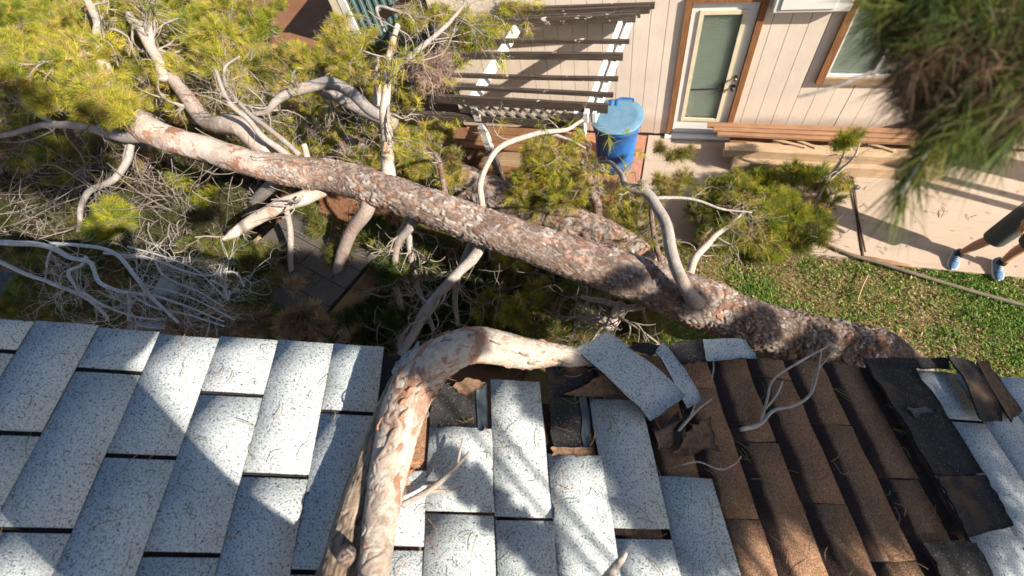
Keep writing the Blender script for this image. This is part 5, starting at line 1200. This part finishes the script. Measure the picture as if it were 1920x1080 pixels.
nbranch([(2060, -120, 1.15, 20), (1950, -30, 1.1, 16), (1840, 20, 1.05, 12), (1770, 60, 1.02, 9), (1700, 115, 1.0, 8), (1620, 140, 1.0, 7), (1560, 165, 1.02, 6), (1497, 182, 1.05, 4)], 'grey_branch')
nbranch([(1770, 60, 1.02, 8), (1810, 90, 1.0, 8), (1828, 120, 1.0, 7), (1820, 165, 1.0, 6), (1797, 200, 1.0, 5), (1770, 245, 1.0, 5), (1715, 320, 1.0, 5), (1688, 375, 1.02, 4)], 'grey_branch')
nbranch([(1950, -30, 1.1, 10), (1930, 60, 1.05, 9), (1905, 160, 1.0, 8), (1850, 230, 1.0, 6), (1800, 290, 1.0, 4)], 'bark_dark')
rg = np.random.default_rng(91); Pn = []; Dn = []; Pb = []; Db = []; Pg = []; Dg = []
def imgdir(dx, dy): return M @ np.array([dx, -dy, 0.])
for k in range(300):
    # tufts along the hanging bough, pointing down and to the left
    u_ = rg.uniform(0, 1); px = 1960 - 240 * u_ + rg.normal() * 50; py = -60 + rg.uniform(0, 1) * (260 - 160 * u_) + rg.normal() * 20
    if px < 1680 and py > 90: continue
    if px < 1585: continue
    d = rg.uniform(.92, 1.2); p = nearp(px, py, d)
    Pn.append(p); Dn.append(imgdir(-1 + rg.normal() * .4, .75 + rg.normal() * .5) + rg.normal(size=3) * .3)
for k in range(420):
    px = rg.uniform(1700, 1960); py = rg.uniform(20, 215) + (px - 1700) * .12; d = rg.uniform(.95, 1.25)
    Pb.append(nearp(px, py, d)); Db.append(imgdir(-1, .6) + rg.normal(size=3) * .6)
for px, py in [(1620, 20), (1640, 10), (1650, 50), (1680, 75), (1700, 100), (1720, 40), (1760, 20)] * 2:
    Pn.append(nearp(px + 20 + rg.normal() * 8, py + rg.normal() * 8, rg.uniform(.95, 1.1))); Dn.append(imgdir(-1, .35) + rg.normal(size=3) * .25)
for px, py in [(1790, 235), (1760, 260), (1810, 220), (1840, 250), (1860, 280), (1880, 240), (1900, 260), (1830, 210), (1850, 300), (1800, 280), (1780, 262), (1762, 275), (1870, 215), (1910, 180)] * 3:
    Pg.append(nearp(px + rg.normal() * 14, py + rg.normal() * 14, rg.uniform(.92, 1.1))); Dg.append(imgdir(-.75 + rg.normal() * .2, .9 + rg.normal() * .2) + rg.normal(size=3) * .2)
for px, py in [(1690, 385), (1692, 365), (1700, 340)] * 2:
    Pg.append(nearp(px, py, 1.02)); Dg.append(imgdir(-.4, 1) + rg.normal(size=3) * .2)
needles('needles', Pn, Dn, 'near', st, per=46, length=.050, width=.0008, spread=.42, rg=rg, bend=.3)
needles('needles', Pg, Dg, 'near', st, per=34, length=.056, width=.0008, spread=.30, rg=rg, bend=.4)
needles('dry_needles', Pb, Db, 'nearbrown', st, per=46, length=.044, width=.0008, spread=.6, rg=rg, bend=.4)
# boughs added out of the picture, shaped to cast shade patches on the shingles
def shade_clump(a, b_, h, r, cnt, seed, pal='deep'):
    rg_ = np.random.default_rng(seed); c = roof(0, 0, 0) + S * (a + .783 * h) + U * (b_ - .597 * h) + NR * h
    v = rg_.normal(size=(cnt, 3)); v /= np.linalg.norm(v, axis=1)[:, None]; v *= rg_.uniform(.1, 1, (cnt, 1)) ** .5; v[:, 2] *= .5
    T_ = Tubes(); q = P[40]; T_.tube(catmull([q, (q + c) / 2 + [0, 0, .25], c], 16), np.linspace(.016, .003, 16), 6, .1); T_.build('branch', MAT['bark_dark'], st)
    needles('needles', c + v * r, v + rg_.normal(size=v.shape) * .4, pal, st, per=40, length=min(.12, r * .7), width=.003, spread=.6, rg=rg_)
SHADE = [(.70, .22, 1.4, .17, 260), (.92, .34, 1.4, .17, 240), (1.10, .20, 1.4, .16, 200), (.85, .06, 1.4, .10, 70), (1.15, .40, 1.4, .12, 120), (-.22, .42, 1.2, .06, 150), (-.15, .35, 1.2, .05, 120), (-.16, .44, 1.2, .06, 120), (.19, .29, 1.2, .075, 110), (-.02, .13, .9, .034, 80), (.03, .09, .9, .036, 80), (.08, .05, .9, .036, 80), (.13, .01, .9, .036, 80), (.18, -.03, .9, .036, 80), (1.65, .22, 1.5, .30, 170), (.44, .26, 1.3, .16, 300), (.50, .08, 1.3, .14, 260), (.42, .03, 1.3, .07, 90), (.33, .38, 1.6, .11, 80), (1.0, .30, 1.5, .30, 150), (.75, .36, 1.6, .26, 120), (1.22, .12, 1.5, .22, 90), (.55, .20, 1.4, .17, 70), (1.45, .35, 1.6, .24, 70), (.92, .10, 1.5, .16, 60), (.42, .12, 1.5, .12, 40), (.30, .25, 1.7, .06, 30)]
for k, s_ in enumerate(SHADE): shade_clump(*s_, 200 + k)

def shade_at(px, py, z, t_, r, cnt, seed):  # boughs added out of view to shade the lower side of the fallen trunk
    rg_ = np.random.default_rng(seed); c = atz(px, py, z) + SUNV * t_
    v = rg_.normal(size=(cnt, 3)); v /= np.linalg.norm(v, axis=1)[:, None]; v *= rg_.uniform(.1, 1, (cnt, 1)) ** .5; v[:, 2] *= .45
    T_ = Tubes(); q = P[44]; T_.tube(catmull([q, (q + c) / 2 + [0, 0, .2], c], 16), np.linspace(.03, .006, 16), 6, .1); T_.build('branch', MAT['bark_dark'], st)
    needles('needles', c + v * r, v + rg_.normal(size=v.shape) * .4, 'deep', st, per=40, length=.14, width=.004, spread=.6, rg=rg_)
def shade_far(px, py, z, t_, r, cnt, seed):  # larger boughs added out of view to shade the foliage on the left
    rg_ = np.random.default_rng(seed); c = atz(px, py, z) + SUNV * t_
    v = rg_.normal(size=(cnt, 3)); v /= np.linalg.norm(v, axis=1)[:, None]; v *= rg_.uniform(.1, 1, (cnt, 1)) ** .5; v[:, 2] *= .5
    T_ = Tubes(); q = P[52]; T_.tube(catmull([q, (q + c) / 2 + [0, 0, .4], c], 16), np.linspace(.05, .01, 16), 6, .1); T_.build('branch', MAT['bark_dark'], st)
    needles('needles', c + v * r, v + rg_.normal(size=v.shape) * .4, 'deep', st, per=30, length=.2, width=.007, spread=.6, rg=rg_)
for k, q_ in enumerate([(40, 300, 1.2, 13.5, .9, 420), (150, 330, 1.0, 12.5, .6, 300), (-40, 360, 1.0, 13.5, .8, 380)]):
    c_ = atz(*q_[:3]) + SUNV * q_[3]; hc_ = (c_ - EYE) @ NR + RD; gnd_ = c_ - SUNV * (hc_ / (SUNV @ NR)); bb_ = (gnd_ - EYE) @ U
    if bb_ > .5 + q_[4]: shade_far(*q_, 260 + k)
for k, q_ in enumerate([(1180, 556, 1.5, 5.6, .22, 140), (1310, 606, 1.3, 5.8, .26, 220), (1425, 645, 1.1, 5.8, .28, 260), (1530, 655, .95, 6.0, .28, 240), (1625, 650, .8, 6.0, .24, 160), (1090, 512, 1.6, 5.6, .14, 36)]): shade_at(*q_, 240 + k)

# ================================================================== PEOPLE
def skin_body(name, joints, edges, mat, parent, root=0, sub=2):
    me = bpy.data.meshes.new(name); me.from_pydata([tuple(map(float, j[:3])) for j in joints], edges, []); me.update()
    o = link(name, me, mat, parent); sm = o.modifiers.new('skin', 'SKIN'); sm.use_smooth_shade = True
    for k, j in enumerate(joints):
        sv = me.skin_vertices[0].data[k]; r_ = j[3] if len(j) == 4 else j[3:5]
        sv.radius = (r_, r_) if np.isscalar(r_) else tuple(r_); sv.use_root = (k == root)
    ss = o.modifiers.new('sub', 'SUBSURF'); ss.levels = sub; ss.render_levels = sub
    return o
def shoe(parent, heel, toe, mats=('shoe_blue', 'shoe_sole', 'lace')):
    heel = np.array(heel, float); d = np.array(toe, float) - heel; L = np.linalg.norm(d); d /= L; s_ = np.array([d[1], -d[0], 0]); up = np.array([0, 0, 1.])
    secs = [(-.01, .026, .075, .060), (.05, .036, .105, .0), (.25, .039, .108, 0), (.42, .042, .088, 0), (.62, .049, .068, 0), (.82, .047, .052, 0), (.95, .034, .042, 0), (1.0, .016, .034, 0)]
    rings_ = []
    for t_, hw, hh, _ in secs:
        c = heel + d * L * t_; ring_ = []
        for k in range(14):
            th = 2 * math.pi * k / 14; x_ = math.cos(th) * hw; z_ = math.sin(th)
            zz = .022 + (hh - .022) * max(0, z_) ** .8 if z_ > 0 else .022 + z_ * .004
            ring_.append(c + s_ * x_ * (1 if z_ < .3 else 1 - .35 * (z_ - .3)) + up * zz)
        rings_.append(ring_)
    loft(rings_).build('shoe', MAT[mats[0]], parent, smooth=True)
    sh_ = parent.children[-1] if parent.children else parent
    rings_ = []
    for zz, gr in ((0, .96), (.004, 1.06), (.022, 1.08), (.028, 1.0)):
        ring_ = []
        for k in range(28):
            th = 2 * math.pi * k / 28; t_ = .5 + .53 * math.cos(th); hw = np.interp(t_, [q[0] for q in secs], [q[1] for q in secs]) * 1.1
            ring_.append(heel + d * L * t_ + s_ * math.copysign(1, math.sin(th)) * min(1, abs(math.sin(th)) * 1.7) * hw * gr + up * zz)
        rings_.append(ring_)
    loft(rings_).build('sole', MAT[mats[1]], parent, smooth=True)
    T = Tubes()
    for t_ in (.40, .48, .56, .64): 
        c = heel + d * L * t_; hh = np.interp(t_, [q[0] for q in secs], [q[2] for q in secs]) + .003
        T.tube([c - s_ * .024 + up * (hh - .008), c + up * hh, c + s_ * .024 + up * (hh - .008)], [.0035] * 3, 5)
    T.build('laces', MAT[mats[2]], parent)
def hand(chain, wrist, palm_dir, side, s_=1.0):
    """appends five finger chains to a skin joint list; returns new joints and edges relative to start"""
    pass
ps = empty('person', (3.78, 4.12, 0), 'person in grey shorts and pale t-shirt with blue running shoes standing on the concrete', 'person')
fl, fr = np.array([3.60, 4.20, 0]), np.array([3.99, 4.13, 0])
hipc = np.array([3.90, 4.22, .94])
def arm(J, E, sh_i, sh, el, wr, fd, sidev):
    i = len(J); J += [(*sh, .052), (*el, .040), (*wr, .027), (*(np.array(wr) + np.array(fd) * .07), .030)]; E += [(sh_i, i), (i, i + 1), (i + 1, i + 2), (i + 2, i + 3)]
    base = np.array(wr) + np.array(fd) * .085; sd = np.array(sidev)
    for k, (o_, L) in enumerate(((-.030, .070), (-.010, .082), (.010, .078), (.028, .060))):
        b0_ = base + sd * o_; n_ = np.array(fd); j = len(J); cur = np.array([0, -.35, -.25])
        J += [(*b0_, .010), (*(b0_ + n_ * L * .55), .009), (*(b0_ + n_ * L + cur * .02), .0075)]; E += [(i + 3, j), (j, j + 1), (j + 1, j + 2)]
    j = len(J); t0_ = np.array(wr) + np.array(fd) * .03 + sd * -.036; J += [(*t0_, .011), (*(t0_ + sd * -.016 + np.array(fd) * .045), .009)]; E += [(i + 2, j), (j, j + 1)]
J = [(*hipc, .13, .10)]; E = []
def leg(ank, knee, hip_):
    i = len(J); J.extend([(*hip_, .085), (*knee, .058), (*(knee * .55 + ank * .45 + [0, .025, 0]), .056), (*(ank + [0, 0, .10]), .036), (*(ank + [0, -.03, .04]), .034)]); E.extend([(0, i), (i, i + 1), (i + 1, i + 2), (i + 2, i + 3), (i + 3, i + 4)])
leg(fl, np.array([3.72, 4.17, .50]), hipc + [-.09, 0, -.06]); leg(fr, np.array([4.03, 4.14, .50]), hipc + [.09, 0, -.06])
i = len(J); J += [(*(hipc + [.01, .0, .22]), .14, .10), (*(hipc + [.02, .0, .42]), .16, .11), (*(hipc + [.02, 0, .53]), .06), (*(hipc + [.02, -.02, .62]), .055), (*(hipc + [.02, -.035, .72]), .082, .095), (*(hipc + [.02, -.035, .80]), .065)]
E += [(0, i), (i, i + 1), (i + 1, i + 2), (i + 2, i + 3), (i + 3, i + 4), (i + 4, i + 5)]
shc = hipc + [.02, 0, .48]
arm(J, E, i + 1, shc + [-.19, 0, 0], shc + [-.25, -.03, -.28], shc + [-.22, -.16, -.50], (0.05, -.3, -.95), (.2, -.95, .2))
arm(J, E, i + 1, shc + [.19, 0, 0], shc + [.26, .0, -.28], shc + [.25, -.12, -.52], (-.05, -.3, -.95), (-.2, -.95, .2))
skin_body('body', J, E, MAT['skin'], ps)
T = Tubes(); hd = hipc + [.02, -.02, .77]; T.tube([hd + [0, 0, -.05], hd + [0, .02, .0], hd + [0, .02, .07], hd + [0, .01, .11]], [.088, .108, .095, .03], 14, .05, 20); T.build('hair', MAT['hair'], ps)
def garment(name, rings_, mat, parent, n=24, ripple=.0):
    vs = []
    for k, (c, rx, ry) in enumerate(rings_):
        vs.append([(c[0] + math.cos(th) * rx * (1 + ripple * math.sin(5 * th + k * 1.3)), c[1] + math.sin(th) * ry * (1 + ripple * math.cos(4 * th + k)), c[2]) for th in np.linspace(0, 2 * math.pi, n, endpoint=False)])
    m_ = loft(vs, False, False); o = m_.build(name, mat, parent, smooth=True); sd = o.modifiers.new('thick', 'SOLIDIFY'); sd.thickness = .006; ss = o.modifiers.new('sub', 'SUBSURF'); ss.levels = 1; ss.render_levels = 1; return o
kl, kr = np.array([3.72, 4.17, .50]), np.array([4.03, 4.14, .50])
for kn, sx in ((kl, -1), (kr, 1)):
    hp_ = hipc + [sx * .085, 0, -.04]
    garment('shorts_leg', [(kn + [0, 0, -.05], .105, .115), (kn + [0, 0, -.045], .108, .118), (kn * .6 + hp_ * .4, .115, .122), (kn * .25 + hp_ * .75, .118, .132), (hp_ + [0, 0, .05], .112, .135)], MAT['shorts'], ps, ripple=.035)
garment('shorts_seat', [(hipc + [0, 0, -.12], .175, .135), (hipc + [0, 0, 0], .185, .140), (hipc + [0, 0, .10], .172, .128)], MAT['shorts'], ps)
garment('shirt', [(hipc + [0, 0, -.09], .212, .160), (hipc + [0, 0, .06], .200, .152), (hipc + [.01, 0, .24], .195, .140), (hipc + [.02, 0, .42], .215, .135), (hipc + [.02, 0, .50], .17, .11), (hipc + [.02, 0, .55], .075, .08)], MAT['shirt'], ps, ripple=.02)
shoe(ps, fl + [.02, .085, 0], fl + [-.075, -.18, 0]); shoe(ps, fr + [.0, .085, 0], fr + [-.03, -.20, 0])
for a_ in (fl, fr): T = Tubes(); T.tube([a_ + [0, 0, .075], a_ + [0, .0, .10], a_ + [0, .003, .125]], [.047, .044, .042], 14); T.build('sock', MAT['sock'], ps)

# the photographer stands just behind the lens; only the shadow on the roof shows
ph = empty('person', roof(.30, -.45, 0), 'photographer standing behind the view whose shadow falls on the left shingles', 'person')
fwd = M @ np.array([0, 0, -1.]); rgt = M[:, 0]
h1, h2 = EYE - fwd * .07 - rgt * .10, EYE - fwd * .07 + rgt * .045
base = roof(.36, -.47, 0); hip_ = base + [-.05, -.02, .84]
J = [(*hip_, .15, .12)]; E = []
for sx in (-1, 1):
    f_ = roof(.36 + sx * .13, -.47, 0) + [0, 0, .05]; i = len(J); k_ = (f_ + hip_) / 2 + [sx * .03, .05, 0]
    J.extend([(*(hip_ + [sx * .10, 0, -.06]), .095), (*k_, .068), (*(f_ + [0, 0, .06]), .045), (*(f_ + [-.03, .16, -.01]), .04)]); E.extend([(0, i), (i, i + 1), (i + 1, i + 2), (i + 2, i + 3)])
i = len(J); ch = hip_ + [-.04, .06, .40]
J += [(*(hip_ + [-.02, .02, .2]), .15, .12), (*ch, .21, .16), (*(ch + [0, .04, .14]), .06), (*(ch + [0, .10, .24]), .085, .10), (*(ch + [0, .12, .33]), .08)]
E += [(0, i), (i, i + 1), (i + 1, i + 2), (i + 2, i + 3), (i + 3, i + 4)]
for sx, hh_ in ((-1, h1), (1, h2)):
    s0_ = ch + [sx * .2, 0, .04]; j = len(J); el = (s0_ + hh_) / 2 + np.array([-.16 if sx < 0 else .05, -.02, -.06]); 
    J += [(*s0_, .085), (*el, .085), (*(hh_ * .9 + el * .1), .055), (*hh_, .05)]; E += [(i + 1, j), (j, j + 1), (j + 1, j + 2), (j + 2, j + 3)]
skin_body('body', J, E, MAT['shirt'], ph)
cb = MB(); c_ = EYE - fwd * .10
def cf(x_, y_, z_): return tuple(c_ + rgt * x_ + M[:, 1] * y_ + fwd * z_)
cb.box((-.075, -.05, -.035), (.05, .05, .03), cf); tag(cb.build('hand_camera', MAT['dark_metal'], bevel=.006), 'black camera body held by the photographer above the roof', 'camera')

# posts added right of the picture for the shadow lines they cast on the concrete
for k, (x_, y_, wd, lab) in enumerate(((6.35, 4.32, .09, 'left slim white post added beyond the right edge for its shadow'), (6.6, 4.44, .09, 'right slim white post added beyond the right edge for its shadow'))):
    b = MB(); b.box((x_, y_, 0), (x_ + wd, y_ + wd, 2.3)); tag(b.build('shadow_post', MAT['white_rail'], bevel=.004), lab, 'post', 'shadow posts')
b = MB(); b.box((6.2, 4.95, .9), (6.9, 5.12, 2.3)); b.box((6.25, 4.96, 0), (6.33, 5.04, .9)); b.box((6.75, 4.96, 0), (6.83, 5.04, .9)); tag(b.build('shadow_screen', MAT['lumber']), 'wooden screen added beyond the right edge to shade the concrete', 'screen')  # unseen screen added to cast the wide shade on the concrete

# ================================================================== LAWN, LITTER AND SMALL DEBRIS
rg = np.random.default_rng(300)
nb = 90000
X = rg.uniform(.2, 5.4, nb); Yg = rg.uniform(1.7, 4.05, nb)
edge_ok = Yg < 4.05 - .02 * np.sin(X * 9); X, Yg = X[edge_ok], Yg[edge_ok]
Pq = np.stack([X, Yg, np.zeros_like(X)], 1)
patch = vnoise(Pq, 2.3, 5) + .5 * vnoise(Pq, 6, 6)
keep = rg.uniform(size=len(X)) < np.clip(.75 + patch * .8, .4, 1.0); Pq, patch = Pq[keep], patch[keep]; nbk = len(Pq)
green = np.array([[.11, .25, .03], [.17, .33, .04], [.07, .18, .03], [.29, .35, .06]]); dry = np.array([[.50, .39, .19], [.40, .28, .13], [.56, .46, .26], [.27, .18, .09]])
isg = rg.uniform(size=nbk) < np.clip(.66 + patch * .9, .3, .95)
cg = np.where(isg[:, None], green[rg.integers(0, 4, nbk)], dry[rg.integers(0, 4, nbk)]) * rg.uniform(.75, 1.25, (nbk, 1))
L = np.where(isg, rg.uniform(.03, .085, nbk), rg.uniform(.03, .07, nbk)); th = rg.uniform(0, 6.283, nbk); lean = rg.uniform(.3, 1.2, nbk) + (~isg) * .8
Pq[:, 2] = -.05; d = np.stack([np.cos(th) * lean, np.sin(th) * lean, np.ones(nbk)], 1); d /= np.linalg.norm(d, axis=1)[:, None]
sd = np.stack([-np.sin(th), np.cos(th), np.zeros(nbk)], 1) * (rg.uniform(.0035, .007, nbk))[:, None]
mid = Pq + d * (L * .55)[:, None]; tip = Pq + d * L[:, None] - np.array([0, 0, 1.]) * (L * .18)[:, None]
V = np.stack([Pq - sd, Pq + sd, mid - sd * .8, mid + sd * .8, tip], 1).reshape(-1, 3); i5 = np.arange(nbk)[:, None] * 5
mesh_np('grass', V, [i5 + np.array([[0, 1, 3, 2]]), i5 + np.array([[2, 3, 4]])], MAT['needles'], None, 'stuff', cols=np.repeat(cg, 5, 0))
# dry leaves and chips
nl = 5200; X = rg.uniform(.6, 6.4, nl); Yg = rg.uniform(1.4, 4.1, nl); c = np.stack([X, Yg, rg.uniform(-.04, -.005, nl)], 1); th = rg.uniform(0, 6.283, nl); s_ = rg.uniform(.006, .022, nl)
a1_ = np.stack([np.cos(th), np.sin(th), rg.normal(size=nl) * .4], 1) * s_[:, None]; a2_ = np.stack([-np.sin(th), np.cos(th), rg.normal(size=nl) * .4], 1) * (s_ * .5)[:, None]
V = np.stack([c - a1_, c - a2_, c + a1_, c + a2_], 1).reshape(-1, 3); lc = np.array([[.30, .17, .07], [.40, .29, .15], [.22, .11, .05], [.48, .40, .27]])[rg.integers(0, 4, nl)] * rg.uniform(.7, 1.2, (nl, 1))
mesh_np('leaf_litter', V, np.arange(nl)[:, None] * 4 + np.array([[0, 1, 2, 3]]), MAT['needles'], None, 'stuff', cols=np.repeat(lc, 4, 0))
# litter of fallen needles and twigs over the dirt under the tree
nl = 9000; px = rg.uniform(-20, 1260, nl); py = rg.uniform(240, 640, nl); c = np.array([atz(x_, y_, -.075) for x_, y_ in zip(px, py)]); th = rg.uniform(0, 6.283, nl); s_ = rg.uniform(.03, .10, nl)
a1_ = np.stack([np.cos(th), np.sin(th), rg.normal(size=nl) * .15], 1) * s_[:, None]; a2_ = np.stack([-np.sin(th), np.cos(th), np.zeros(nl)], 1) * .004
V = np.stack([c - a1_, c - a2_, c + a1_, c + a2_], 1).reshape(-1, 3); lc = np.array([[.20, .13, .07], [.28, .21, .12], [.12, .11, .04], [.10, .07, .05]])[rg.integers(0, 4, nl)]
mesh_np('needle_litter', V, np.arange(nl)[:, None] * 4 + np.array([[0, 1, 2, 3]]), MAT['needles'], None, 'stuff', cols=np.repeat(lc, 4, 0))
# pine needles and bits strewn over the shingles
T1, T2 = Tubes(), Tubes()
for k in range(230):
    right = rg.uniform() < .55
    a_ = rg.uniform(.3, 1.3) if right else rg.uniform(-.95, .5); b_ = rg.uniform(-.04, .42); p = roof(a_, b_, .013 if right else .009)
    th_ = rg.uniform(0, 6.283); d_ = S * math.cos(th_) + U * math.sin(th_); L_ = rg.uniform(.02, .065) * (1 if right else .8); c2 = NR * rg.uniform(.0, .008) + np.cross(NR, d_) * rg.normal() * .008
    (T1 if rg.uniform() < (.6 if right else .35) else T2).tube(catmull([p - d_ * L_ / 2, p + c2, p + d_ * L_ / 2], 6), [.0008] * 5 + [.0004], 3, cap=False)
MAT['green_needle'] = simple('green_needle', (.14, .20, .03), .6, .3, 9); MAT['brown_needle'] = simple('brown_needle', (.30, .17, .09), .7, .3, 9)
T1.build('green_needles', MAT['green_needle'], None, 'stuff'); T2.build('brown_needles', MAT['brown_needle'], None, 'stuff')
T = Tubes()
for k in range(60):
    p = np.array([rg.uniform(1.9, 4.6), rg.uniform(4.15, 5.4), .006]); L_ = rg.uniform(.03, .10); th_ = rg.uniform(0, 6.28); d_ = np.array([math.cos(th_), math.sin(th_), 0])
    T.tube(catmull([p - d_ * L_ / 2, p + [0, 0, .004], p + d_ * L_ / 2], 5), [.0028] * 5, 3, cap=False)
T.build('concrete_litter', MAT['twig_brown'], None, 'stuff')
cs_ = empty('small_sprig', atz(1765, 408, .01), 'small dry forked sprig lying alone on the sunlit concrete left of the person', 'twig')
T = Tubes(); q = atz(1765, 408, .012); rg2 = np.random.default_rng(5); twig_spray(T, q, [.3, .8, .1], .16, .005, 2, .2, 0, None, rg2); T.build('sprig', MAT['twig_brown'], cs_)
T = Tubes(); T.tube(catmull([atz(1610, 482, .0), atz(1655, 490, .02), atz(1712, 500, .0)], 10), [.02, .03, .035, .035, .03, .03, .03, .025, .02, .01], 7, .4, 20); tag(T.build('bark_strip', MAT['lumber_red']), 'red brown bark strip at the lawn edge beside the hose', 'bark strip')
T = Tubes(); T.tube(catmull([atz(1608, 562, .02), atz(1618, 535, .03), atz(1628, 515, .02)], 10), [.008] * 10, 5); tag(T.build('dry_stick', MAT['lumber']), 'thin dry straw coloured stick lying on the lawn', 'stick')
